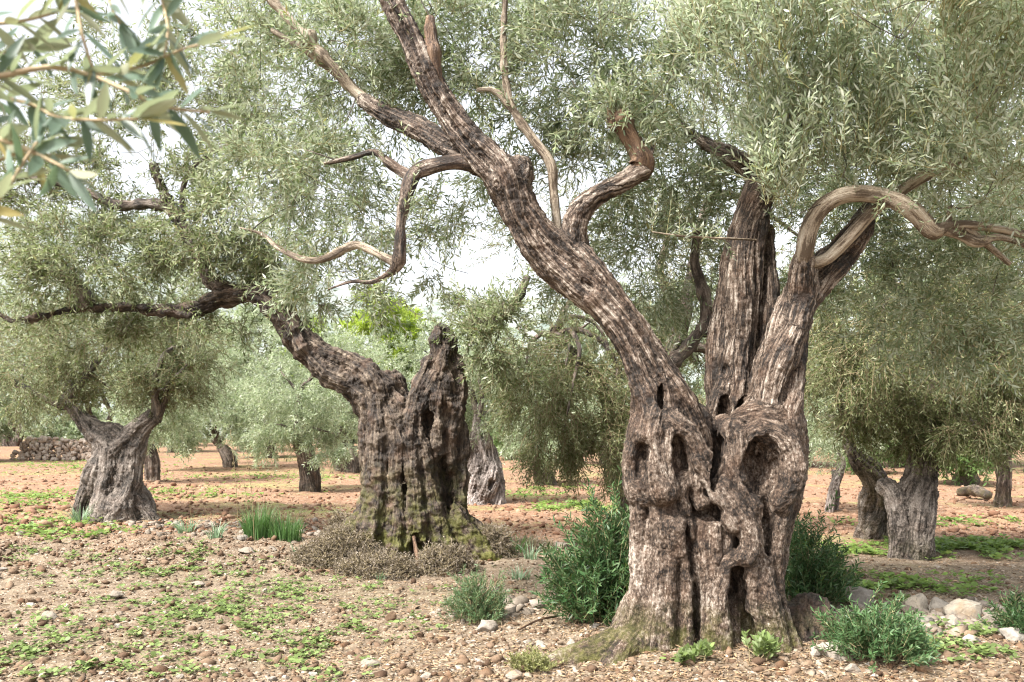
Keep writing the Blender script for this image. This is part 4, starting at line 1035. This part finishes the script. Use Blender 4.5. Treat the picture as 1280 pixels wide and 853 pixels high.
def stones_chunk(r, C, S, flat=.6, sub=1, sink=.3):
    V, Fa = ico(sub); n = len(C); m = len(V)
    sc = S[:, None] * np.stack([r.uniform(.7, 1.3, n), r.uniform(.7, 1.2, n), r.uniform(flat * .6, flat * 1.3, n)], 1)
    jit = 1 + np.clip(r.normal(size=(n, m, 1)), -1.8, 1.8) * .27
    a = r.uniform(0, 6.28, n); ca, sa = np.cos(a)[:, None], np.sin(a)[:, None]
    X = V[None] * jit * sc[:, None]
    tilt = r.normal(size=n)[:, None] * .3
    x, y, z = X[..., 0], X[..., 1], X[..., 2]
    z = z + x * tilt
    Xw = np.stack([x * ca - y * sa, x * sa + y * ca, z], -1) + C[:, None] + np.array([0, 0, 1.0]) * (sc[:, 2] * (1 - 2 * sink))[:, None, None] * .5
    Fx = (np.arange(n)[:, None, None] * m + Fa[None]).reshape(-1, 3)
    return (Xw.reshape(-1, 3), Fx, 0, {'rnd': np.repeat(r.uniform(size=n), m)})

r = RS(900)
C = np.concatenate([scatter_px(r, 17000, -150, 1430, 655, 900, .8), scatter_px(r, 4500, -60, 460, 640, 720), scatter_px(r, 3000, 980, 1300, 700, 840), scatter_px(r, 1800, 560, 800, 690, 840)])
S = np.clip(.004 + .006 * r.exponential(1, len(C)), .003, .032)
o = build('pebbles', [stones_chunk(r, C, S, .42)], [M_PEB]); props(o, 'loose pale pebbles over the near soil', kind='stuff')
C = np.concatenate([scatter_px(r, 7000, -150, 1430, 660, 900, .8), scatter_px(r, 2500, -20, 520, 650, 720)])
S = np.clip(.008 + .009 * r.exponential(1, len(C)), .006, .05)
o = build('soil_clods', [stones_chunk(r, C, S, .7)], [M_CLOD]); props(o, 'brown crumbs of soil in the foreground', kind='stuff')
C = np.concatenate([patch0(r, 1160, 775, 110, 16, 240), patch0(r, 1230, 785, 70, 18, 160), patch0(r, 300, 665, 150, 10, 260), patch0(r, 200, 655, 90, 6, 120), patch0(r, 620, 760, 60, 20, 90)])
o = build('rubble', [stones_chunk(r, C, np.clip(.02 + .02 * r.exponential(1, len(C)), .015, .075))], [M_ROCKG2]); props(o, 'broken limestone rubble among the rocks and on the bank', kind='stuff')
C = scatter_px(r, 11000, -150, 1430, 583, 670, 1.0)
S = np.clip(.014 + .017 * r.exponential(1, len(C)), .01, .085)
o = build('red_clods', [stones_chunk(r, C, S, .6)], [M_CLODR]); props(o, 'reddish ploughed clods behind the trunks', kind='stuff')

def make_rock(label, px, py, wpx, hpx, mat, seed, group=None, tilt=0.0, name='rock', flat=None):
    g = ground_at(px, py)[0]; Y = g[1]; w = wpx / F * Y; h = hpx / F * Y
    r = RS(seed); V, Fa = ico(4)
    X = V.copy()
    for k in range(13):                                   # knock flat facets off
        d = nrm(r.normal(size=3) + [0, 0, .25]); o_ = r.uniform(.42, .78)
        e = X @ d - o_; X = X - np.maximum(e, 0)[:, None] * d * .93
    X = X * (1 + .10 * fbm(V * 1.8 + seed, 3)[:, None] + .09 * fbm(V * 5 + seed, 4)[:, None])
    X = X * np.array([w * .58, w * .42, h * .85]); a = r.uniform(-.5, .5)
    x, y = X[:, 0] * math.cos(a) - X[:, 1] * math.sin(a), X[:, 0] * math.sin(a) + X[:, 1] * math.cos(a)
    X = np.stack([x, y, X[:, 2] + tilt * x], 1) + np.array([g[0], g[1] + w * .2, g[2] + h * .28])
    o = build(name, [(X, Fa, 0, {'rnd': np.full(len(X), r.uniform(.2, .9))})], [mat], origin=np.array([g[0], g[1] + w * .2, g[2]]))
    return props(o, label, 'rock', group)

NEARR = 'rocks heaped right of the great tree'
ROCKS = [(1080, 764, 46, 32, M_ROCK, 'big grey boulder with an ochre side just right of the shrub and dark stump'),
         (1148, 768, 44, 24, M_ROCKG, 'weathered brown-grey rock, left half of the touching pair in the rock heap'),
         (1180, 771, 34, 22, M_ROCK, 'light grey rock, right half of the touching pair in the rock heap'),
         (1214, 778, 46, 32, M_ROCKG, 'large grey slab-faced rock right of the touching pair'),
         (1240, 785, 26, 18, M_ROCKW, 'pale wedge-shaped stone leaning right of the slab-faced rock'),
         (1050, 830, 52, 16, M_ROCKW, 'long white flat stone near the right foot of the great trunk'),
         (1022, 824, 22, 16, M_ROCKW, 'small ochre-white stone beside the trunk root, left of the long white stone'),
         (1068, 843, 30, 10, M_ROCKW, 'thin flat white stone in front of the long white stone'),
         (1218, 815, 26, 14, M_ROCKW, 'rounded pale stone among the green weeds at lower right'),
         (1268, 806, 30, 20, M_ROCK, 'grey stone at the right border under the corner shrub'),
         (1060, 775, 20, 12, M_ROCKW, 'small pinkish stone tucked left of the big grey boulder'),
         (1160, 788, 34, 14, M_ROCK, 'low flat stone in front of the touching pair of rocks'),
         (1195, 792, 22, 12, M_ROCKW, 'small pale stone in front of the slab-faced rock')]
for i, (px, py, w, h, m, lab) in enumerate(ROCKS): make_rock(lab, px, py, w, h, m, 40 + i, NEARR, RS(i).uniform(-.15, .15))
for i, (px, py, w, h, m, lab) in enumerate([(310, 696, 24, 8, M_ROCKW, 'pale flat stone on the bank left of the dry brush'), (334, 694, 20, 8, M_ROCKW, 'sharp white splinter of stone beside the dry brush'), (302, 680, 16, 9, M_ROCK, 'small grey stone under the tall dry stalks'),
                                            (62, 780, 22, 10, M_ROCKW, 'bright white stone in the soil at lower left'), (142, 753, 24, 10, M_ROCKW, 'flat cream stone left of the weed patch'), (462, 831, 26, 11, M_ROCKW, 'cream stone lying alone at the bottom centre'),
                                            (608, 788, 32, 14, M_ROCKW, 'sandy stone just below the round shrub'), (645, 850, 26, 10, M_ROCKW, 'whitish stone at the bottom edge left of the mossy root'), (700, 690, 26, 10, M_ROCKW, 'white stone behind the dark upright shrub'),
                                            (246, 739, 16, 8, M_ROCKW, 'small cream stone among the low weeds'), (488, 775, 18, 11, M_CLOD, 'dark rounded lump between weeds and shrub')]):
    make_rock(lab, px, py, w, h, m, 90 + i)
rr = RS(31); k = 0
proto = None
while k < 90:                                           # loose cobbles strewn over the foreground
    px, py = rr.uniform(-60, 1340), 665 + 190 * rr.uniform() ** .8
    if 770 < px < 1010 and py > 690: continue
    if 380 < px < 640 and py < 725: continue
    if k < 12:
        proto = (proto or []) + [make_rock('loose pale limestone cobble lying on the bare soil', px, py, rr.uniform(7, 15), rr.uniform(4, 8), M_ROCKW if k % 3 else M_ROCK, 300 + k, 'loose cobbles on the soil', name='cobble')]
        proto[-1]['category'] = 'stone'
    else:
        src = proto[rr.randint(12)]; o = src.copy(); g = ground_at(px, py)[0]
        o.location = (g[0], g[1], g[2] - .004); sc = rr.uniform(.5, 1.15); o.scale = (sc, sc * rr.uniform(.8, 1.2), sc); o.rotation_euler = (0, 0, rr.uniform(0, 6.28)); link(o)
    k += 1

# dry stone wall far left
def stone_wall():
    r = RS(61)
    g = ground_at(70, 576)[0]; Y = g[1]
    cs, ss = [], []
    L = 110 / F * Y; hh = 27 / F * Y
    for lay in range(7):
        z = hh * (lay + .5) / 7; n = int(19 - lay * 1.2)
        for i in range(n):
            for d in (0, .5):
                x = g[0] + (i / n - .5) * L * (1 - .04 * lay) + r.uniform(-.1, .1)
                zz = z * (1.05 - .35 * max(0, (x - g[0]) / L + .1))
                cs.append([x, g[1] + d + r.uniform(-.08, .08) + lay * .04, float(gz(x, g[1])) + zz]); ss.append(hh / 7 * r.uniform(.6, 1.0) * .95)
    ch = stones_chunk(r, np.array(cs), np.array(ss), 1.0, 2, .5)
    o = build('stone_wall', [ch], [stone_mat('wall_stone', (0.22, 0.16, 0.12), (0.38, 0.30, 0.24), (0.52, 0.45, 0.38))], origin=np.array([g[0], g[1], g[2]]))
    props(o, 'low dry-stone wall of rounded reddish-grey stones at the far left', 'stone wall')
stone_wall()

# ------------------------------------------------------------------ litter, weeds, grass
r = RS(910)
C = np.concatenate([scatter_px(r, 15000, -150, 1430, 655, 900, .8), scatter_px(r, 5000, 380, 800, 720, 870), scatter_px(r, 7000, 760, 1300, 700, 860)])
n = len(C); D = nrm(np.stack([r.normal(size=n), r.normal(size=n), r.normal(size=n) * .15], 1)); N = nrm(np.array([0, 0, 1]) + r.normal(size=(n, 3)) * .35)
LIT = leaf_mat('leaf_litter', (0.24, 0.165, 0.10), (0.36, 0.285, 0.20), .6, .1)
o = build('leaf_litter', [leaf_chunk(C + [0, 0, .008], D, N, r.uniform(.025, .055, n), r.uniform(.006, .013, n), r.uniform(size=n), 'hex')], [LIT]); props(o, 'fallen olive leaves lying on the soil', kind='stuff')

def weed_rosettes(r, C, size, mat):
    """little rosettes of rounded leaves on short stalks"""
    P, D, N, L, Wd = [], [], [], [], []
    for c, s in zip(C, size):
        k = r.randint(4, 9); a0 = r.uniform(0, 6.28)
        for j in range(k):
            a = a0 + j * 6.28 / k + r.uniform(-.4, .4); el = r.uniform(.05, .6)
            d = np.array([math.cos(a) * math.cos(el), math.sin(a) * math.cos(el), math.sin(el)])
            P.append(c + d * s * r.uniform(.1, .5) + [0, 0, s * r.uniform(.1, .6)]); D.append(d); N.append(nrm(np.array([0, 0, 1.0]) + r.normal(size=3) * .3))
            l = s * r.uniform(.55, 1.0); L.append(l); Wd.append(l * r.uniform(.65, .95))
    return leaf_chunk(np.array(P), np.array(D), np.array(N), np.array(L), np.array(Wd), r.uniform(size=len(L)), 'hex')

def patch(r, lst):
    out = []
    for px, py, rx, ry, n in lst:
        m = r.normal(size=(n, 2)) * .55
        q = ground_at(px + m[:, 0] * rx, py + m[:, 1] * ry)
        kn = noise3(q * np.array([2.2, 2.2, 0]) + 3)
        out.append(q[kn > -.12])
    return np.concatenate(out)
r = RS(920)
C = patch(r, [(190, 715, 120, 26, 300), (290, 770, 190, 48, 700), (110, 800, 130, 50, 200), (360, 740, 90, 16, 160), (60, 820, 80, 30, 90), (230, 700, 60, 14, 120), (40, 690, 60, 20, 50), (420, 800, 60, 30, 90),
              (1180, 800, 80, 18, 130), (1240, 818, 50, 14, 90), (1150, 812, 40, 14, 70), (1110, 740, 60, 12, 90), (865, 824, 30, 8, 36), (1060, 735, 40, 14, 60), (480, 790, 60, 40, 40), (560, 760, 60, 30, 30), (290, 830, 120, 18, 80)])
o = build('low_weeds', [weed_rosettes(r, C, r.uniform(.025, .06, len(C)), L_WEED)], [L_WEED]); props(o, 'bright green clover-like weeds spreading over the soil', kind='stuff')
C = patch(r, [(1210, 686, 110, 10, 700), (1060, 690, 60, 8, 160), (100, 583, 110, 8, 700), (30, 625, 70, 10, 300), (720, 635, 60, 6, 300), (640, 618, 60, 4, 150), (330, 598, 140, 5, 300), (60, 662, 90, 14, 250), (1130, 735, 120, 14, 200), (230, 620, 120, 8, 200), (680, 612, 80, 4, 120), (1170, 655, 120, 6, 150)])
o = build('ground_grass', [weed_rosettes(r, C, r.uniform(.04, .10, len(C)), L_WEED)], [leaf_mat('leaf_meadow', (0.15, 0.23, 0.055), (0.24, 0.31, 0.11), .35, .35)]); props(o, 'strips of low green herbs in the ploughed soil', kind='stuff')

def blades(r, base, n, spread, hgt, wid, lean=.5, seg=4):
    """curved grass blades rising from a clump; returns one chunk"""
    a = r.uniform(0, 6.28, n); rad = spread * np.sqrt(r.uniform(0, 1, n))
    P = np.stack([base[0] + np.cos(a) * rad, base[1] + np.sin(a) * rad, np.full(n, 0.0)], 1)
    P[:, 2] = gz(P[:, 0], P[:, 1]) - .01
    o = np.stack([np.cos(a), np.sin(a), np.zeros(n)], 1) * (lean * r.uniform(.1, 1.2, n))[:, None] + r.normal(size=(n, 3)) * .12
    h = hgt * r.uniform(.55, 1.1, n); side = nrm(np.cross(o + [0.01, 0, 0], [0, 0, 1.0]) + r.normal(size=(n, 3)) * .3)
    V = []
    for s in range(seg + 1):
        t = s / seg; c = P + np.array([0, 0, 1.0]) * (h * (t - .25 * np.linalg.norm(o, axis=1) * t * t))[:, None] + o * (h * t * t)[:, None]
        w = wid * (1 - t ** 1.5) * .5 + .0004
        V += [c + side * w, c - side * w]
    V = np.stack(V, 1); m = 2 * (seg + 1)
    base_ = np.array([[2 * i, 2 * i + 1, 2 * i + 3, 2 * i + 2] for i in range(seg)])
    return (V.reshape(-1, 3), (np.arange(n)[:, None, None] * m + base_[None]).reshape(-1, 4), 0, {'rnd': np.repeat(r.uniform(size=n), m)})

def tuft(label, px, py, wpx, hpx, n, mat, seed, lean=.5, wid=.008, group=None, name='grass_tuft'):
    g = ground_at(px, py)[0]; Y = g[1]
    o = build(name, [blades(RS(seed), g, n, wpx / F * Y * .4, hpx / F * Y, wid, lean)], [mat], origin=g)
    return props(o, label, 'grass tuft', group)
TG = 'grass tufts between the trees'
tuft('thick dark green tuft of upright grass left of the mossy tree', 322, 676, 40, 42, 330, L_GRASS, 1, .35, .012, TG)
tuft('thick dark green tuft joined to the right of the first, touching the dry brush', 356, 678, 50, 36, 330, L_GRASS, 2, .4, .012, TG)
tuft('grey-green spiky tuft at the foot of the stout left edge tree', 102, 652, 26, 26, 60, L_BLUE, 3, .8, .016, TG)
tuft('pale grey-green leafy tuft left of the tall dry stalks', 232, 668, 26, 22, 60, L_BLUE, 4, .9, .016, TG)
tuft('pale grey-green spiky tuft just under the tall dry stalks', 269, 678, 20, 26, 46, L_BLUE, 5, .7, .016, TG)
tuft('long-bladed green tuft right of the mossy roots, upper one', 648, 692, 22, 34, 40, L_GRASS, 6, .7, .014, TG)
tuft('long-bladed green tuft in the middle of the gap right of the mossy roots', 664, 700, 20, 28, 34, L_BLUE, 7, .9, .014, TG)
tuft('bright green tuft nearest the round shrub, below the long-bladed ones', 650, 724, 30, 22, 44, L_BLUE, 8, .8, .013, TG)
tuft('small green tuft at the left end of the dry brush', 374, 698, 18, 18, 34, L_BLUE, 9, .8, .012, TG)
tuft('small bright tuft in front of the mossy tree', 476, 724, 14, 14, 24, L_BLUE, 10, .8, .012, TG)
for i, (px, py, lab) in enumerate([(298, 676, 'tallest straw-coloured dry stalk beside the spiky tuft'), (318, 682, 'straw-coloured dry stalk with a bent tip at the edge of the dark grass'), (240, 650, 'thin leaning dry stalk left of the spiky tuft'), (312, 670, 'short thin dry stalk behind the dark grass')]):
    g = ground_at(px, py)[0]; hh = [1.35, 1.15, .62, .8][i]; q = RS(i + 5)
    p = np.array([[*g, .004], [g[0] - .03, g[1], g[2] + hh * .5, .0035], [g[0] - .1 + .2 * (i == 2), g[1], g[2] + hh, .002]])
    ch = tube_chunk(p, .08, 5, .05, i)
    k = 26; tt = q.uniform(.55, 1, k); base = np.stack([g[0] - .1 * tt + .2 * tt * (i == 2), np.full(k, g[1]), g[2] + hh * tt], 1)
    ch.append(leaf_chunk(base, nrm(q.normal(size=(k, 3)) * .5 + [0, 0, .8]), q.normal(size=(k, 3)), q.uniform(.02, .05, k), np.full(k, .005), q.uniform(size=k)))
    o = build('dry_stalk', ch, [L_STRAW], origin=g); props(o, lab, 'dry stalk', 'dry stalks on the bank')

# ------------------------------------------------------------------ shrubs
def shrub(label, px, py, w, h, n, lm, seed, leaf=(.035, .06), wid=.2, twig=(.2, .34), up=1.0, group='shrubs round the trunks', depth=.8, stem=STEM, dy=0.0, dens_core=True, lean=(0, 0)):
    g = ground_at(px, py)[0]; g[1] += dy; g[0] = (px - CX) / F * g[1]; g[2] = gz(g[0], g[1])
    Y = g[1]; rw, hh = w / F * Y / 2, h / F * Y
    t = thing('shrub', label, 'shrub', g, group); r = RS(seed)
    c = nrm(r.normal(size=(n, 3))) * (r.uniform(0, 1, (n, 1)) ** .45); c[:, 2] = np.abs(c[:, 2])
    out = 1 + .5 * noise3(c * 2.4 + seed)[:, None] + .12 * r.normal(size=(n, 1))
    P = g + c * out * np.array([rw, rw * depth, hh * .78]) * np.array([.9, .9, 1]) + np.array([lean[0], lean[1], 0]) * c[:, 2:3] * hh
    far = r.uniform(size=n) < .1; P[far] = g + (P[far] - g) * r.uniform(1.05, 1.3, (far.sum(), 1))
    P[:, 2] = np.maximum(P[:, 2], gz(P[:, 0], P[:, 1], False))
    D = nrm(c * np.array([.8, .8, .4]) + r.normal(size=(n, 3)) * .3 + [0, 0, up])
    build('foliage', foliage(r, P, D, twig, 10, leaf, wid, .06, 'hex', True, updir=.2), [lm, STEMG], t)
    st = []
    for k in range(14):
        e = P[r.randint(n)]; b = g + r.normal(size=3) * np.array([rw * .25, rw * .2, 0]); b[2] = gz(b[0], b[1]) - .03
        m = (b + e) / 2 + r.normal(size=3) * .03
        st += tube_chunk(np.array([[*b, .008], [*m, .006], [*e, .003]]), .06, 5, .1, k)
    build('stem', st, [stem], t, smooth=True)
    return t
shrub('large dark green upright shrub pressed against the left of the great trunk', 745, 782, 120, 150, 820, L_SHRUB, 11, (.045, .07), .2, (.16, .28), .9, dy=.1, lean=(.12, 0))
shrub('dark shrub growing behind the right foot of the great trunk above the stump', 1008, 762, 90, 104, 460, L_SHRUB, 12, (.045, .07), .2, (.16, .28), .9, dy=.05)
shrub('small round grey-green shrub on the soil between the two biggest trees', 597, 776, 70, 62, 330, leaf_mat('leaf_shrub_grey', (0.085, 0.145, 0.065), (0.15, 0.21, 0.11), .4, .3), 13, (.022, .04), .2, (.08, .15), .9)
shrub('spreading green shrub in front of the rocks at lower right', 1096, 828, 116, 64, 420, leaf_mat('leaf_shrub_mid', (0.06, 0.12, 0.045), (0.12, 0.19, 0.085), .4, .3), 14, (.03, .05), .24, (.1, .18), .6)
shrub('grey-green shrub cut by the right border of the photo', 1282, 800, 60, 44, 200, L_SHRUB, 15, (.03, .05), .22, (.1, .18), .7)
shrub('small leafy sprouts between dark stump and big grey boulder', 1048, 752, 44, 34, 90, L_GRN, 16, (.03, .05), .26, (.1, .2), .8)
shrub('low mossy cushion plant on the root left of the great trunk', 664, 834, 52, 20, 200, leaf_mat('leaf_cushion', (0.17, 0.18, 0.06), (0.26, 0.26, 0.12), .4, .2), 17, (.012, .022), .3, (.04, .08), .7)
shrub('small green sprig at the front foot of the great trunk', 950, 832, 26, 24, 13, L_WEED, 18, (.04, .06), .5, (.06, .14), .9)
shrub('low round-leaved sprig at the centre foot of the great trunk', 868, 830, 40, 16, 13, L_WEED, 19, (.035, .05), .7, (.05, .1), .8)

def dry_bush(label, px, py, w, h, n, seed):
    g = ground_at(px, py)[0]; Y = g[1]; rw, hh = w / F * Y / 2, h / F * Y
    r = RS(seed)
    c = nrm(r.normal(size=(n, 3))) * (r.uniform(.3, 1, (n, 1)) ** .4); c[:, 2] = np.abs(c[:, 2])
    P = g + c * (1 + .2 * noise3(c * 2.5 + seed)[:, None]) * np.array([rw, rw * .6, hh]); P[:, 2] -= .03
    D = nrm(c * .5 + r.normal(size=(n, 3)) * .9 + [0, 0, .25])
    ch = foliage(r, P, D, (.05, .12), 6, (.014, .03), .3, .1, 'quad', True, updir=0., stemr=.004)
    o = build('dry_bush', ch, [L_DRY, STEM], origin=g)
    props(o, label, 'dry bush', 'dead brush round the mossy tree')
dry_bush('grey dead brush heap at the left foot of the mossy tree', 432, 708, 100, 50, 2000, 21)
dry_bush('dead grey brush in the middle, right of the leaning stick', 556, 712, 80, 34, 1300, 22)
dry_bush('brown dead brush mound at the far right root of the mossy tree', 612, 694, 66, 40, 1200, 23)
dry_bush('small dead brush clump growing up against the front of the mossy trunk', 482, 690, 56, 52, 900, 24)
dry_bush('low dead brush tail trailing left toward the dark grass', 392, 706, 56, 28, 800, 25)
dry_bush('dead brush piled low across the front of the mossy tree', 470, 716, 110, 30, 1500, 27)
dry_bush('tallest dead brush on the left shoulder of the mossy roots', 428, 690, 60, 50, 1000, 28)
dry_bush('dead brush right of the leaning stick, pressed on the roots', 590, 690, 60, 36, 900, 29)
dry_bush('flat grey brush strip behind the long-bladed tufts', 664, 690, 60, 14, 600, 26)

# sticks, stump
def stick(label, pts, mat, seed):
    p = np.array(pts); o = build('stick', tube_chunk(p, .04, 7, .15, seed), [mat], origin=p[0, :3], smooth=True); props(o, label, 'stick')
g = ground_at(525, 712)[0]; stick('bare reddish stick leaning against the roots of the mossy tree', [[*g, .03], [g[0] - .05, g[1] + .12, g[2] + .18, .027], [g[0] - .1, g[1] + .25, g[2] + .36, .02]], B_STUB, 1)
g1 = ground_at(648, 792)[0] + [0, 0, .02]; g2 = ground_at(696, 780)[0] + [0, 0, .05]; stick('thin reddish stick lying on the soil left of the dark shrub', [[*g1, .006], [*((g1 + g2) / 2 + [0, 0, .02]), .009], [*g2, .009]], B_STUB, 2)
g1 = ground_at(1200, 622)[0] + [0, 0, .12]; g2 = ground_at(1236, 626)[0] + [0, 0, .12]; stick('fallen grey log lying far off by the right edge tree', [[*g1, .12], [*((g1 + g2) / 2 + [0, 0, .1]), .14], [*g2, .1]], B_FAR, 3)

def stump():
    g = ground_at(1012, 802)[0]; Y = g[1]
    s = SDF(g - [.5, .45, .2], g + [.5, .6, .6], .02)
    for px, py, dy, rr_ in [(985, 800, .1, 34), (1012, 790, .15, 36), (1032, 800, .1, 22)]:
        w = W(px, py, Y + dy); b = W(px + 2, py - 22, Y + dy + .05)
        s.strand(np.array([[w[0], w[1], g[2] - .1, rr_ / F * Y], [*w, rr_ / F * Y], [*b, rr_ * .75 / F * Y]]), .05)
    t = thing('tree_stump', 'dark rotten root stump under the shrub at the right foot of the great trunk', 'stump', g)
    sculpt('stump_wood', s, bark_mat('bark_rotten', (0.02, 0.014, 0.01), (0.07, 0.045, 0.032), (0.16, 0.115, 0.085), .3, .3, .4, .3), t, amp=.02, freq=15, lump=.04, sub=1, seed=9)
stump()

# ------------------------------------------------------------------ the spray of leaves hanging into the frame close by
def near_branch():
    Y0 = .92; r = RS(77)
    t = thing('olive_branch', 'leafy olive spray hanging in close at the upper left corner', 'branch', W(-90, 110, Y0))
    stems = [[(-110, 90, 0, 5), (-20, 98, 0, 4), (60, 84, .02, 3), (112, 94, .02, 2.6), (166, 117, .0, 2.2), (204, 134, -.02, 1.8), (262, 140, -.03, 1.2)],
             [(-110, 130, .02, 4), (-20, 166, .02, 3.4), (32, 186, .0, 2.8), (86, 213, -.02, 2)],
             [(-60, 280, -.03, 3), (-4, 252, -.03, 2.6), (28, 205, -.02, 2.2), (46, 178, 0, 1.6)],
             [(80, -60, .04, 3), (94, -5, .04, 2.4), (102, 42, .02, 2.2), (116, 86, .02, 1.6)],
             [(112, 94, .02, 2.2), (158, 88, .03, 2), (196, 76, .04, 1.8), (226, 62, .05, 1.4), (268, 52, .05, 1)],
             [(-60, 110, .05, 3), (30, 128, .04, 2.4), (74, 147, .0, 2), (128, 150, -.03, 1.6), (172, 149, -.04, 1.2)],
             [(-70, 20, .08, 3), (-10, 30, .07, 2.6), (40, 24, .07, 2), (74, 14, .08, 1.5)],
             [(-70, 60, .1, 3), (0, 66, .1, 2.2), (40, 60, .1, 1.6)], [(-40, 215, .05, 2.4), (10, 196, .05, 2), (60, 176, .04, 1.5)],
             [(190, -60, .1, 2.2), (200, -10, .1, 1.8), (210, 36, .06, 1.5), (205, 72, .04, 1.2)], [(130, -50, .1, 2), (136, 0, .09, 1.6), (150, 30, .08, 1.2)]]
    ch = []; P, D = [], []
    for i, s in enumerate(stems):
        p = px_path(s, Y0); ch += tube_chunk(p, .02, 6, .06, i)
        S = spline(p, .0065); T = nrm(np.gradient(S[:, :3], axis=0))
        for j in range(2, len(S), 2):
            if r.uniform() < .08: continue
            sd = nrm(np.cross(T[j], r.normal(size=3)))
            for sg in (-1, 1):
                if r.uniform() < .12: continue
                P.append(S[j, :3]); D.append(nrm(T[j] * r.uniform(.4, 1.1) + sg * sd * r.uniform(.5, .9)))
        for q in range(3): P.append(S[-1, :3]); D.append(nrm(T[-1] + r.normal(size=3) * .3))
    P, D = np.array(P), np.array(D); n = len(P)
    build('stem', ch, [plain_mat('young_stem', (0.34, 0.24, 0.15), (0.42, 0.35, 0.22), 60)], t, smooth=True)
    N = nrm(np.array([0, -.35, .8]) + r.normal(size=(n, 3)) * .55); L = r.uniform(.040, .064, n)
    build('leaves', [leaf_chunk(P, D, N, L, L * r.uniform(.19, .26, n), r.uniform(size=n), 'blade')], [L_NEAR], t, smooth=True)
near_branch()
print('script time', round(time.time() - T0, 1))
